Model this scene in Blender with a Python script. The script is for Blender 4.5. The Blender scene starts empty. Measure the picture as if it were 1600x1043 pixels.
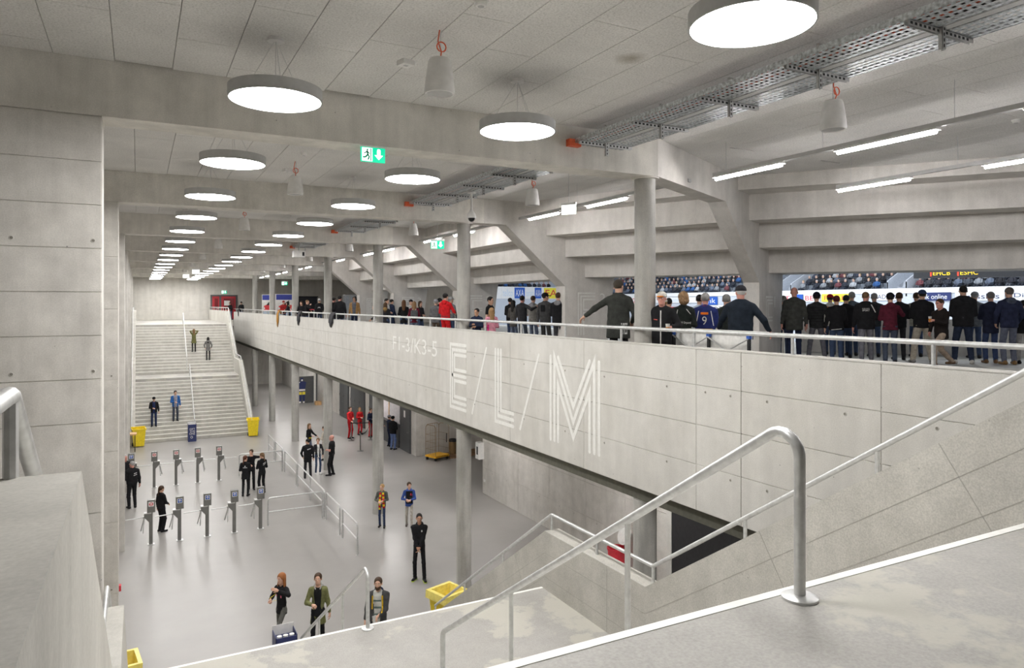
import bpy, math, random
import numpy as np
from mathutils import Vector, Matrix

random.seed(7)
SC = bpy.context.scene
COL = SC.collection

# ------------------------------------------------------------------ camera
cam_d = bpy.data.cameras.new('camera')
cam = bpy.data.objects.new('camera', cam_d)
COL.objects.link(cam)
YAW = math.atan(584.0 / 1100.0)
CAMZ = 7.6
cam.location = (0, 0, CAMZ)
cam.rotation_euler = (math.pi / 2, 0, -YAW)
cam_d.sensor_width = 36.0
cam_d.lens = 1100.0 / 1600.0 * 36.0
cam_d.shift_y = -46.5 / 1600.0
cam_d.clip_start = 0.05
cam_d.clip_end = 400
SC.camera = cam

# ------------------------------------------------------------------ world, exposure
w = bpy.data.worlds.new('hall_air')
SC.world = w
w.use_nodes = True
w.node_tree.nodes['Background'].inputs[0].default_value = (0.85, 0.9, 1.0, 1)
w.node_tree.nodes['Background'].inputs[1].default_value = 0.35
SC.view_settings.view_transform = 'Standard'
SC.view_settings.look = 'None'
SC.view_settings.gamma = 1.0
SC.view_settings.use_curve_mapping = False
SC.view_settings.exposure = 0.12
DISC_POWER = 50.0      # emission of the round lamps
TUBE_POWER = 85.0      # emission of the linear tubes

# floodlights of the ice hall
for fx, fy in ((24, 8), (24, 30), (24, 52), (38, 8), (38, 30), (38, 52)):
    ld = bpy.data.lights.new('floodlight', 'AREA')
    ld.shape = 'SQUARE'; ld.size = 5.0; ld.energy = 3300; ld.color = (0.92, 0.96, 1.0)
    lo = bpy.data.objects.new('floodlight', ld); COL.objects.link(lo)
    lo.location = (fx, fy, 21.5)

# ------------------------------------------------------------------ helpers: materials
def _nt(name):
    m = bpy.data.materials.new(name); m.use_nodes = True
    nt = m.node_tree
    b = nt.nodes['Principled BSDF']
    return m, nt, b

def N(nt, t, **kw):
    n = nt.nodes.new(t)
    for k, v in kw.items(): setattr(n, k, v)
    return n

def ramp(nt, fac, stops):
    r = N(nt, 'ShaderNodeValToRGB')
    els = r.color_ramp.elements
    while len(els) < len(stops): els.new(0.5)
    for e, (p, c) in zip(els, stops):
        e.position = p; e.color = (c[0], c[1], c[2], 1) if not isinstance(c, (int, float)) else (c, c, c, 1)
    nt.links.new(fac, r.inputs[0])
    return r.outputs[0]

def noise(nt, vec, scale, detail=4, rough=0.55, sx=1, sy=1, sz=1):
    mp = N(nt, 'ShaderNodeMapping'); mp.inputs['Scale'].default_value = (sx, sy, sz)
    nt.links.new(vec, mp.inputs['Vector'])
    n = N(nt, 'ShaderNodeTexNoise'); n.inputs['Scale'].default_value = scale
    n.inputs['Detail'].default_value = detail; n.inputs['Roughness'].default_value = rough
    nt.links.new(mp.outputs[0], n.inputs['Vector'])
    return n.outputs['Fac']

def mix(nt, a, b, fac, mode='MIX'):
    m = N(nt, 'ShaderNodeMix', data_type='RGBA', blend_type=mode)
    for sock, v in ((m.inputs[6], a), (m.inputs[7], b)):
        if hasattr(v, 'is_linked'): nt.links.new(v, sock)
        else: sock.default_value = (v[0], v[1], v[2], 1)
    if hasattr(fac, 'is_linked'): nt.links.new(fac, m.inputs[0])
    else: m.inputs[0].default_value = fac
    return m.outputs[2]

def bump(nt, b, h, strength, dist=0.02):
    bp = N(nt, 'ShaderNodeBump'); bp.inputs['Strength'].default_value = strength
    bp.inputs['Distance'].default_value = dist
    nt.links.new(h, bp.inputs['Height']); nt.links.new(bp.outputs[0], b.inputs['Normal'])

def plain(name, col, rough=0.6, metal=0.0, var=0.06, scale=12, spec=0.5, coat=0):
    m, nt, b = _nt(name)
    tc = N(nt, 'ShaderNodeTexCoord')
    n = noise(nt, tc.outputs['Object'], scale, 3)
    lo = tuple(max(0, c * (1 - var * 2)) for c in col); hi = tuple(min(1, c * (1 + var * 2)) for c in col)
    nt.links.new(ramp(nt, n, [(0.3, lo), (0.7, hi)]), b.inputs['Base Color'])
    b.inputs['Roughness'].default_value = rough; b.inputs['Metallic'].default_value = metal
    b.inputs['Specular IOR Level'].default_value = spec
    if coat: b.inputs['Coat Weight'].default_value = coat
    return m

def glow(name, col, strength):
    m, nt, b = _nt(name)
    b.inputs['Base Color'].default_value = (col[0] * .8, col[1] * .8, col[2] * .8, 1)
    b.inputs['Emission Color'].default_value = (*col, 1); b.inputs['Emission Strength'].default_value = strength
    return m

def concrete(name, base, contrast=0.18, streak=0.12, pores=0.6, rough=0.72, patch=None, fine=0.06, spec=0.35, tint=(1.0, 0.98, 0.935)):
    m, nt, b = _nt(name)
    g = N(nt, 'ShaderNodeNewGeometry').outputs['Position']
    n1 = noise(nt, g, 0.55, 5, 0.6)
    n2 = noise(nt, g, 3.1, 6, 0.62)
    n3 = noise(nt, g, 1.0, 4, 0.6, 3.2, 3.2, 0.35)
    n4 = noise(nt, g, 70, 2, 0.6)
    dark = tuple(c * (1 - contrast) * t for c, t in zip(base, tint)); lite = tuple(min(1, c * (1 + contrast * .8)) for c in base)
    c = ramp(nt, n1, [(0.3, dark), (0.7, lite)])
    c = mix(nt, c, ramp(nt, n2, [(0.3, tuple(x * (1 - contrast * 1.1) for x in base)), (0.68, lite)]), 0.45)
    c = mix(nt, c, ramp(nt, n3, [(0.35, 1 - streak * 2.2), (0.62, 1.0)]), 0.8, 'MULTIPLY')
    c = mix(nt, c, ramp(nt, n4, [(0.3, 1 - fine * 2.5), (0.7, 1.0)]), 1.0, 'MULTIPLY')
    if patch:
        n5 = noise(nt, g, 0.9, 6, 0.65)
        c = mix(nt, c, patch, ramp(nt, n5, [(0.52, 0.0), (0.56, 0.75)]))
    if pores:
        v = N(nt, 'ShaderNodeTexVoronoi'); v.inputs['Scale'].default_value = 7.0
        nt.links.new(g, v.inputs['Vector'])
        pm = ramp(nt, v.outputs['Distance'], [(0.04, 1.0), (0.075, 0.0)])
        keep = ramp(nt, noise(nt, g, 2.3, 3), [(0.52, 0.0), (0.6, 1.0)])
        mm = N(nt, 'ShaderNodeMath', operation='MULTIPLY'); nt.links.new(pm, mm.inputs[0]); nt.links.new(keep, mm.inputs[1])
        m2 = N(nt, 'ShaderNodeMath', operation='MULTIPLY'); nt.links.new(mm.outputs[0], m2.inputs[0]); m2.inputs[1].default_value = pores
        c = mix(nt, c, tuple(x * 0.25 for x in base), m2.outputs[0])
    nt.links.new(c, b.inputs['Base Color'])
    b.inputs['Roughness'].default_value = rough
    b.inputs['Specular IOR Level'].default_value = spec
    bump(nt, b, n2, 0.12, 0.01)
    return m

M = {}
M['conc_wall'] = concrete('concrete_wall', (0.72, 0.695, 0.655), 0.24, 0.08, 0.9)
M['conc_beam'] = concrete('concrete_beam', (0.83, 0.805, 0.755), 0.2, 0.09, 0.7)
M['conc_pale'] = concrete('concrete_parapet', (0.66, 0.645, 0.61), 0.13, 0.05, 0.8)
M['conc_stair'] = concrete('concrete_stair', (0.55, 0.535, 0.495), 0.18, 0.08, 0.5)
M['conc_wallstair'] = concrete('concrete_stair_wall', (0.51, 0.495, 0.455), 0.22, 0.04, 0.6, fine=0.1)
M['conc_back'] = concrete('concrete_back_wall', (0.66, 0.635, 0.60), 0.2, 0.06, 1.0)
M['conc_col'] = concrete('concrete_column', (0.48, 0.47, 0.44), 0.2, 0.2, 0.4, rough=0.5)
M['conc_tier'] = concrete('concrete_tier', (0.74, 0.715, 0.68), 0.16, 0.07, 0.5)
M['conc_far'] = concrete('concrete_far_wall', (0.60, 0.58, 0.54), 0.14, 0.06, 0.5)
M['screed'] = concrete('landing_screed', (0.395, 0.383, 0.362), 0.14, 0.0, 0.15, rough=0.55, patch=(0.46, 0.443, 0.385), fine=0.08)
M['dark_edge'] = plain('dark_grey_edge', (0.16, 0.157, 0.125), 0.7)  # slab edge, darker than the parapet face
M['joint'] = plain('dark_joint', (0.2, 0.19, 0.16), 0.9)
M['seam'] = plain('concrete_seam', (0.33, 0.32, 0.29), 0.9)
M['galv'] = plain('galvanised_steel', (0.60, 0.605, 0.60), 0.4, 0.6, 0.06, 18)
M['steel'] = plain('brushed_steel', (0.23, 0.23, 0.22), 0.35, 0.7, 0.03, 6)
M['white_paint'] = plain('white_paint', (0.78, 0.775, 0.74), 0.55, 0, 0.03)
M['white_plastic'] = plain('white_plastic', (0.80, 0.79, 0.77), 0.5, 0, 0.03)
M['lamp_grey'] = plain('lamp_housing_grey', (0.5, 0.5, 0.495), 0.55, 0, 0.03)
M['disc'] = glow('lamp_diffuser', (1.0, 0.985, 0.965), DISC_POWER)
M['tube'] = glow('tube_light', (1.0, 0.97, 0.97), TUBE_POWER)
M['soffit_tube'] = glow('soffit_tube_light', (1.0, 0.97, 0.95), 52.0)
M['black'] = plain('black_matt', (0.018, 0.018, 0.02), 0.7, 0, 0.1)
M['blackgloss'] = plain('black_gloss', (0.015, 0.015, 0.018), 0.15, 0, 0.1)
M['orange_cable'] = plain('orange_cable', (0.75, 0.13, 0.05), 0.5)
M['yellow'] = plain('yellow_plastic', (0.86, 0.66, 0.02), 0.42, 0, 0.06)
M['green'] = plain('sign_green', (0.0, 0.42, 0.22), 0.5)
M['greenglow'] = glow('sign_green_lit', (0.0, 0.62, 0.33), 0.9)
M['whiteglow'] = glow('sign_white_lit', (0.95, 1.0, 0.97), 1.6)
M['door_grey'] = plain('door_dark_grey', (0.085, 0.088, 0.09), 0.5, 0, 0.05)
M['red'] = plain('red_paint', (0.42, 0.02, 0.03), 0.45, 0, 0.06)
M['navy'] = plain('navy_print', (0.02, 0.03, 0.12), 0.45)
M['wood'] = plain('light_wood', (0.62, 0.38, 0.18), 0.5, 0, 0.12, 6)
M['palletwood'] = plain('pallet_wood', (0.30, 0.18, 0.10), 0.8, 0, 0.2, 6)
M['zinc'] = plain('zinc_perforated', (0.60, 0.63, 0.65), 0.35, 0.8, 0.2, 25)
M['fabric_white'] = plain('white_fabric', (0.75, 0.74, 0.71), 0.8)
M['blue'] = plain('blue_print', (0.02, 0.10, 0.45), 0.5)
M['redprint'] = plain('red_print', (0.62, 0.03, 0.05), 0.5)
M['yellowprint'] = plain('yellow_print', (0.85, 0.72, 0.06), 0.5)
M['skyblue'] = plain('pale_blue_print', (0.55, 0.66, 0.78), 0.5)
M['rust'] = plain('rusty_wire', (0.30, 0.20, 0.10), 0.5, 0.6)
M['arena_wall'] = plain('arena_grey_wall', (0.52, 0.55, 0.60), 0.7)
M['seat'] = plain('stadium_seat', (0.16, 0.18, 0.21), 0.5)
M['ice'] = plain('ice_white', (0.8, 0.84, 0.88), 0.2)

# woodwool ceiling boards
def woodwool():
    m, nt, b = _nt('woodwool_board')
    g = N(nt, 'ShaderNodeNewGeometry').outputs['Position']
    n1 = noise(nt, g, 45, 3, 0.7)
    n2 = noise(nt, g, 0.8, 4)
    c = ramp(nt, n1, [(0.33, (0.62, 0.608, 0.585)), (0.5, (0.77, 0.757, 0.735)), (0.68, (0.86, 0.848, 0.825))])
    c = mix(nt, c, ramp(nt, n2, [(0.3, 0.86), (0.7, 1.05)]), 1.0, 'MULTIPLY')
    # round water stain on the board near the lamps
    sv = N(nt, 'ShaderNodeVectorMath', operation='DISTANCE'); nt.links.new(g, sv.inputs[0]); sv.inputs[1].default_value = (5.0, 6.5, 10.42)
    ad = N(nt, 'ShaderNodeMath', operation='MULTIPLY_ADD'); nt.links.new(noise(nt, g, 6, 3), ad.inputs[0]); ad.inputs[1].default_value = 0.16; nt.links.new(sv.outputs['Value'], ad.inputs[2])
    c = mix(nt, c, (0.25, 0.21, 0.14), ramp(nt, ad.outputs[0], [(0.12, 0.6), (0.30, 0.0)]))
    nt.links.new(c, b.inputs['Base Color']); b.inputs['Roughness'].default_value = 0.95
    b.inputs['Specular IOR Level'].default_value = 0.1
    bump(nt, b, n1, 0.5, 0.01)
    return m
M['woodwool'] = woodwool()

def resin_floor():
    m, nt, b = _nt('grey_resin_floor')
    g = N(nt, 'ShaderNodeNewGeometry').outputs['Position']
    n1 = noise(nt, g, 0.35, 5, 0.6)
    n2 = noise(nt, g, 1.6, 3, 0.5)
    c = ramp(nt, n1, [(0.3, (0.285, 0.272, 0.258)), (0.7, (0.34, 0.326, 0.311))])
    nt.links.new(c, b.inputs['Base Color'])
    b.inputs['Roughness'].default_value = 0.32
    b.inputs['Specular IOR Level'].default_value = 0.36
    return m
M['floor'] = resin_floor()

# ------------------------------------------------------------------ helpers: meshes
class MB:
    def __init__(self):
        self.v = []; self.f = []; self.mi = []; self.cur = 0
    def add(self, vs, fs):
        o = len(self.v); self.v += [tuple(p) for p in vs]
        for f in fs: self.f.append(tuple(i + o for i in f)); self.mi.append(self.cur)
        return self
    def box(self, x0, x1, y0, y1, z0, z1):
        vs = [(x, y, z) for z in (z0, z1) for y in (y0, y1) for x in (x0, x1)]
        return self.add(vs, [(0, 2, 3, 1), (4, 5, 7, 6), (0, 1, 5, 4), (2, 6, 7, 3), (0, 4, 6, 2), (1, 3, 7, 5)])
    def prism(self, a, b):
        """two congruent loops a, b"""
        n = len(a)
        ar = sum((a[i][0] * a[(i + 1) % n][1] - a[(i + 1) % n][0] * a[i][1]) for i in range(n))
        self.add(list(a) + list(b), [tuple(range(n - 1, -1, -1)), tuple(range(n, 2 * n))] + [(i, (i + 1) % n, n + (i + 1) % n, n + i) for i in range(n)])
        return self
    def prism_yz(self, poly, x0, x1):
        return self.prism([(x0, y, z) for y, z in poly], [(x1, y, z) for y, z in poly])
    def prism_xy(self, poly, z0, z1):
        return self.prism([(x, y, z0) for x, y in poly], [(x, y, z1) for x, y in poly])
    def tube(self, pts, r, n=10, r2=None):
        pts = [Vector(p) for p in pts]
        m = len(pts)
        tang = []
        for i in range(m):
            a = pts[max(0, i - 1)]; b = pts[min(m - 1, i + 1)]
            tang.append((b - a).normalized())
        up = Vector((0, 0, 1)) if abs(tang[0].z) < 0.9 else Vector((1, 0, 0))
        vs = []; nrm = None
        for i in range(m):
            t = tang[i]
            if nrm is None: nrm = (up - t * up.dot(t)).normalized()
            else:
                nrm = nrm - t * nrm.dot(t)
                nrm = nrm.normalized() if nrm.length > 1e-6 else t.orthogonal().normalized()
            bi = t.cross(nrm)
            k = 1.0
            if 0 < i < m - 1:
                ca = (pts[i] - pts[i - 1]).normalized().dot((pts[i + 1] - pts[i]).normalized())
                k = 1.0 / max(0.5, math.sqrt(max(0.0, (1 + ca) / 2)))
            rr = r if r2 is None else r + (r2 - r) * i / (m - 1)
            for j in range(n):
                a = 2 * math.pi * j / n
                vs.append(pts[i] + nrm * (math.cos(a) * rr) + bi * (math.sin(a) * rr))
        fs = []
        for i in range(m - 1):
            for j in range(n):
                fs.append((i * n + j, i * n + (j + 1) % n, (i + 1) * n + (j + 1) % n, (i + 1) * n + j))
        fs.append(tuple(range(n - 1, -1, -1))); fs.append(tuple((m - 1) * n + j for j in range(n)))
        return self.add(vs, fs)
    def lathe(self, prof, c=(0, 0, 0), n=16, capb=True, capt=True):
        vs = []; m = len(prof)
        for r, z in prof:
            for j in range(n):
                a = 2 * math.pi * j / n
                vs.append((c[0] + r * math.cos(a), c[1] + r * math.sin(a), c[2] + z))
        fs = [(i * n + j, i * n + (j + 1) % n, (i + 1) * n + (j + 1) % n, (i + 1) * n + j) for i in range(m - 1) for j in range(n)]
        if capb: fs.append(tuple(range(n - 1, -1, -1)))
        if capt: fs.append(tuple((m - 1) * n + j for j in range(n)))
        return self.add(vs, fs)
    def rot(self, ang, axis='Z', c=(0, 0, 0)):
        R = Matrix.Rotation(ang, 3, axis); c = Vector(c)
        self.v = [tuple(R @ (Vector(p) - c) + c) for p in self.v]; return self
    def mesh(self, name, mats, smooth=False):
        me = bpy.data.meshes.new(name)
        me.from_pydata(self.v, [], self.f)
        for mm in (mats if isinstance(mats, (list, tuple)) else [mats]): me.materials.append(mm)
        if any(self.mi): me.polygons.foreach_set('material_index', self.mi)
        if smooth:
            me.polygons.foreach_set('use_smooth', [True] * len(me.polygons))
            try: me.set_sharp_from_angle(angle=math.radians(smooth if smooth is not True else 40))
            except Exception: pass
        me.update()
        return me
    def build(self, name, mats, parent=None, smooth=False, loc=None):
        return link(name, self.mesh(name, mats, smooth), parent, loc)

def link(name, me, parent=None, loc=None, rz=None):
    o = bpy.data.objects.new(name, me); COL.objects.link(o)
    if parent is not None: o.parent = parent
    if loc is not None: o.location = loc
    if rz is not None: o.rotation_euler = (0, 0, rz)
    return o

def tag(o, label, cat, group=None, kind=None):
    o['label'] = label; o['category'] = cat
    if group: o['group'] = group
    if kind: o['kind'] = kind
    return o

def empty(name, loc=(0, 0, 0), rz=0.0, label=None, cat=None, group=None, kind=None, parent=None):
    o = bpy.data.objects.new(name, None); COL.objects.link(o)
    o.empty_display_size = 0.1
    o.location = loc; o.rotation_euler = (0, 0, rz)
    if parent is not None: o.parent = parent
    if label: tag(o, label, cat, group, kind)
    return o

def fillet(pts, r, n=5):
    """round the inner corners of a polyline"""
    pts = [Vector(p) for p in pts]; out = [pts[0]]
    for i in range(1, len(pts) - 1):
        a, b, c = pts[i - 1], pts[i], pts[i + 1]
        u = (a - b).normalized(); v = (c - b).normalized()
        th = u.angle(v)
        if th > math.radians(176): out.append(b); continue
        t = min(r / math.tan(th / 2), (a - b).length * .49, (c - b).length * .49)
        rr = t * math.tan(th / 2)
        bis = (u + v).normalized(); ce = b + bis * (rr / math.sin(th / 2))
        p0 = b + u * t; p1 = b + v * t
        for k in range(n + 1):
            s = k / n; p = p0.lerp(p1, s)
            d = (p - ce)
            out.append(ce + d.normalized() * rr if d.length > 1e-6 else b)
    out.append(pts[-1])
    return out

ORD = ['first', 'second', 'third', 'fourth', 'fifth', 'sixth', 'seventh', 'eighth', 'ninth', 'tenth', 'eleventh', 'twelfth',
       'thirteenth', 'fourteenth', 'fifteenth', 'sixteenth', 'seventeenth', 'eighteenth', 'nineteenth', 'twentieth']

def text_verts(s, size=1.0):
    cu = bpy.data.curves.new('lettering', 'FONT'); cu.body = s; cu.size = size; cu.resolution_u = 3
    ob = bpy.data.objects.new('lettering', cu); COL.objects.link(ob)
    me = bpy.data.meshes.new_from_object(ob.evaluated_get(bpy.context.evaluated_depsgraph_get()))
    vs = [(v.co.x, v.co.y) for v in me.vertices]; fs = [tuple(p.vertices) for p in me.polygons]
    bpy.data.objects.remove(ob); bpy.data.curves.remove(cu); bpy.data.meshes.remove(me)
    if not vs: return [], [], 0, 0
    x0 = min(v[0] for v in vs); y0 = min(v[1] for v in vs)
    vs = [(v[0] - x0, v[1] - y0) for v in vs]
    return vs, fs, max(v[0] for v in vs), max(v[1] for v in vs)

def flat_text(mb, s, place, w, h):
    """fits text in a w x h box; place(u, v) -> 3D point"""
    vs, fs, tw, thh = text_verts(s)
    if not vs: return
    mb.add([place(v[0] / tw * w, v[1] / thh * h) for v in vs], fs)

def stroke(mb, pts, wd, place, lift=0.0):
    """flat stroke with round ends and mitred corners along 2D pts"""
    P = [Vector((a, b)) for a, b in pts]; m = len(P); L = []; R_ = []
    for i in range(m):
        if i == 0: t = (P[1] - P[0]).normalized(); n = Vector((-t.y, t.x)); k = 1
        elif i == m - 1: t = (P[-1] - P[-2]).normalized(); n = Vector((-t.y, t.x)); k = 1
        else:
            a = (P[i] - P[i - 1]).normalized(); b = (P[i + 1] - P[i]).normalized()
            t = (a + b).normalized(); n = Vector((-t.y, t.x)); k = 1 / max(0.25, abs(n.dot(Vector((-a.y, a.x)))))
        L.append(P[i] + n * wd / 2 * k); R_.append(P[i] - n * wd / 2 * k)
    vs = [place(*p) for p in L] + [place(*p) for p in R_]
    mb.add(vs, [(i, i + 1, m + i + 1, m + i) for i in range(m - 1)])
    for e, q in ((0, 1), (m - 1, m - 2)):
        t = (P[e] - P[q]).normalized(); n = Vector((-t.y, t.x))
        cap = [P[e] + n * wd / 2 * math.cos(a) + t * wd / 2 * math.sin(a) for a in [math.pi * j / 6 for j in range(7)]]
        mb.add([place(*p) for p in cap], [tuple(range(7))])
# ================================================================== STRUCTURE
GZ = 6.18          # gallery and upper landing level
CZ_ = 10.42        # ceiling underside
BEAMZ = 9.77       # beam underside
BAY = 7.65
YK = [9.65 + BAY * k for k in range(-1, 8)]     # column lines; index 1 is the nearest visible one
XC = 7.72          # column line
FARY = 70.4
STEPX = [9.45, 10.15, 10.78, 11.45, 12.5]
STEPZ = [10.12, 9.53, 8.95, 8.38]

def S(name, o, label, cat):
    return tag(o, label, cat, kind='structure')

o = MB().box(-5, 22, -8, FARY, -0.3, 0.0).build('floor', M['floor']); S('floor', o, 'glossy grey resin floor of the lower concourse', 'floor')
# gallery slab with a clean floor
gal = empty('floor', (0, 0, 0), 0, 'upper gallery floor slab behind the pale parapet', 'floor', kind='structure')
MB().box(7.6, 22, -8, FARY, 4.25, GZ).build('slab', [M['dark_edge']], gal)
MB().box(7.62, 22, -8, FARY, GZ, GZ + 0.004).build('floor_finish', [M['screed']], gal)
# bridge at the head of the far stair
MB().box(5.95, 7.6, 66.0, FARY, 5.7, GZ).build('bridge_slab', [M['conc_pale']], gal)

# --- ceiling with individual woodwool boards
ceil = MB().box(-5, 22, -8, FARY, 10.47, 10.7).build('ceiling', M['joint']); S('ceiling', ceil, 'ceiling of grey woodwool boards between concrete beams', 'ceiling')
_pc = {}
def board(x0, x1, y0, y1):
    if x1 - x0 < 0.05 or y1 - y0 < 0.08: return
    k = (round(x1 - x0, 3), round(y1 - y0, 3))
    if k not in _pc:
        a, b = k[0] / 2 - 0.0015, k[1] / 2 - 0.0015; c = 0.0035
        lo = [(-a + c, -b + c, 0), (a - c, -b + c, 0), (a - c, b - c, 0), (-a + c, b - c, 0)]
        hi = [(-a, -b, .012), (a, -b, .012), (a, b, .012), (-a, b, .012)]
        tp = [(p[0], p[1], .05) for p in hi]
        _pc[k] = MB().add(lo + hi + tp, [(3, 2, 1, 0)] + [(i, (i + 1) % 4, 4 + (i + 1) % 4, 4 + i) for i in range(4)] + [(4 + i, 4 + (i + 1) % 4, 8 + (i + 1) % 4, 8 + i) for i in range(4)]).mesh('board', M['woodwool'])
    link('board', _pc[k], ceil, ((x0 + x1) / 2, (y0 + y1) / 2, CZ_))
def boards(X0, X1, Y0, Y1):
    x = X0; c = 0
    while x < X1 - 0.02:
        xe = min(X1, x + 0.604)
        y = Y0; first = (0.75, 1.55, 1.1, 2.0)[c % 4]
        while y < Y1 - 0.02:
            ye = min(Y1, y + (first if y == Y0 else 2.0))
            board(x, xe, y, ye); y = ye
        x = xe; c += 1
boards(-1.45, 15.4, 2.25, 9.4)
boards(-0.66, 11.2, 9.9, 17.05)
boards(-0.66, 9.4, 17.55, 24.7)
rest = MB()
for (a, b, c, d) in ((-5, -1.45, -8, 9.4), (15.4, 22, -8, 9.4), (-1.45, 15.4, -8, 2.25), (-5, -.66, 9.9, 17.05), (11.2, 22, 9.9, 17.05), (-5, -.66, 17.55, 24.7), (9.4, 22, 17.55, 24.7)):
    rest.box(a, b, c, d, CZ_ + .001, 10.5)
for k in range(3, 9):
    y0 = YK[k] + .25; y1 = min(FARY, YK[k] + BAY - .25)
    rest.box(-5, 22, y0, y1, CZ_ + .001, 10.5)
for k in range(1, 6): rest.box(7.8 if k == 1 else 8.2, 22, YK[k] - .25, YK[k] + .25, CZ_ + .002, 10.5)
ro = rest.build('far_boards', M['woodwool'], ceil); ro['kind'] = 'stuff'

# --- outer walls
S('', MB().box(-5.3, -5, -8, FARY, 0, 10.7).build('wall_left', M['conc_wall']), 'concrete wall behind the fins on the left side', 'wall')
S('', MB().box(-5.3, 22, -8.3, -8, 0, 10.7).build('wall_back', M['conc_wall']), 'concrete wall behind the upper landing', 'wall')
S('', MB().box(20, 20.3, 44, FARY, GZ, 10.7).build('wall_gallery', M['conc_far']), 'concrete wall at the far side of the gallery', 'wall')

_hole = None
def tie_hole(parent, p, facing):
    global _hole
    if _hole is None:
        hb = MB(); hb.lathe([(0.026, 0.0), (0.022, 0.004), (0.017, 0.004)], n=8, capb=False, capt=False)
        hb.cur = 1; hb.lathe([(0.0175, 0.0035), (0.001, 0.0035)], n=8, capb=False, capt=False)
        _hole = hb.mesh('tie_hole', [M['conc_back'], M['joint']])
    o = link('tie_hole', _hole, parent, p)
    o.rotation_euler = (0, -math.pi / 2, 0) if facing == '-x' else (math.pi / 2, 0, 0)

def panels(parent, facing, plane, us, zs, mat, holes=(), gap=0.004, th=0.012, skip=None):
    """concrete formwork panels, each one a piece of its own, proud of the wall core"""
    for i in range(len(us) - 1):
        for j in range(len(zs) - 1):
            u0, u1 = sorted((us[i], us[i + 1])); z0, z1 = sorted((zs[j], zs[j + 1]))
            if skip and skip(u0, u1, z0, z1): continue
            a0, a1, b0, b1 = u0 + gap, u1 - gap, z0 + gap * .6, z1 - gap * .6
            c = 0.004
            def P(u, z, d): return (plane + d, u, z) if facing == '-x' else (u, plane + d, z)
            fr = [P(a0 + c, b0 + c, 0), P(a1 - c, b0 + c, 0), P(a1 - c, b1 - c, 0), P(a0 + c, b1 - c, 0)]
            bk = [P(a0, b0, th), P(a1, b0, th), P(a1, b1, th), P(a0, b1, th)]
            fs = [(0, 1, 2, 3)] + [(4 + i_, 4 + (i_ + 1) % 4, (i_ + 1) % 4, i_) for i_ in range(4)]
            if facing == '-x': fs = [f[::-1] for f in fs]
            po = MB().add(fr + bk, fs).build('concrete_panel', mat, parent)
            for hu, hz in holes:
                if (hz == 0 and j % 3 == 1) or (hz == 1 and j % 2 == 0):
                    tie_hole(po, P(u0 + (u1 - u0) * hu, z0 + 0.09 if hz == 0 else z1 - 0.09, -0.001), facing)

# fins (transverse wall piers) under each beam
for k in range(1, 9):
    y = YK[k]
    e = empty('wall_fin', (0, 0, 0), 0, f'concrete wall fin under the {ORD[k-1]} ceiling beam on the left', 'wall', kind='structure')
    MB().box(-5, -0.37, y - .238, y + .25, 0, BEAMZ).build('fin_core', M['conc_wall'], e)
    if k <= 2:
        panels(e, '-y', y - .25, [-2.9, -1.6, -0.372] if k == 1 else [-1.2, -0.372], [3.2, 4.2, 5.2, 6.24, 6.74, 7.24, 7.74, 8.24, 8.74, 9.24, 9.765] if k == 1 else [0.02, 1.5, 3, 4.5, 6, 7.5, 8.6, 9.765], M['conc_wall'], [(0.3, 0), (0.93, 0)] if k == 1 else [(.85, 0)])

# beams
for k in range(0, 9):
    y = YK[k]
    x1 = {0: 12.0, 1: 7.8}.get(k, 8.2 if k <= 5 else 20.0)
    o = MB().box(-5, x1, y - .25, y + .25, BEAMZ, 10.47).build('ceiling_beam', M['conc_beam'])
    S('', o, f'concrete ceiling beam, {ORD[k]} across the hall counted from the camera', 'beam')

# columns
for k in range(0, 8):
    y = YK[k]
    e = empty('column', (XC, y, 0), 0, f'round concrete column, {ORD[k]} in the row from the camera', 'column', kind='structure')
    MB().lathe([(0.2, 0.0), (0.2, 4.25)], n=28).build('lower_shaft', M['conc_col'], e, True)
    MB().lathe([(0.18, GZ), (0.18, BEAMZ - .02)], n=28).build('upper_shaft', M['conc_col'], e, True)
    MB().lathe([(0.24, BEAMZ - .022), (0.24, BEAMZ)], n=28).build('head_plate', M['conc_beam'], e, True)

# --- parapet of the gallery
par = empty('wall_parapet', (0, 0, 0), 0, 'long pale concrete gallery parapet lettered E/L/M', 'wall', kind='structure')
MB().box(7.412, 7.62, -8, 66.0, 4.51, 6.938).build('parapet_core', M['conc_pale'], par)
MB().box(7.40, 7.62, -8, 66.0, 6.93, 6.945).build('coping', M['conc_pale'], par)
ys = [-8, -4, -1, 2.2, 5.06, 7.15, 8.04, 11.06, 14.03, 16.45, 20.06, 23.03, 25.88, 28.8, 31.8, 34.9, 38, 41, 44, 47, 50, 53, 56, 59, 62, 66]
panels(par, '-x', 7.40, ys, [4.512, 5.20, 5.80, 6.39, 6.928], M['conc_pale'], [(0.22, 1), (0.78, 1)])
MB().box(7.405, 7.414, 7.142, 7.158, 4.52, 6.93).build('expansion_joint', M['joint'], par)

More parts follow.
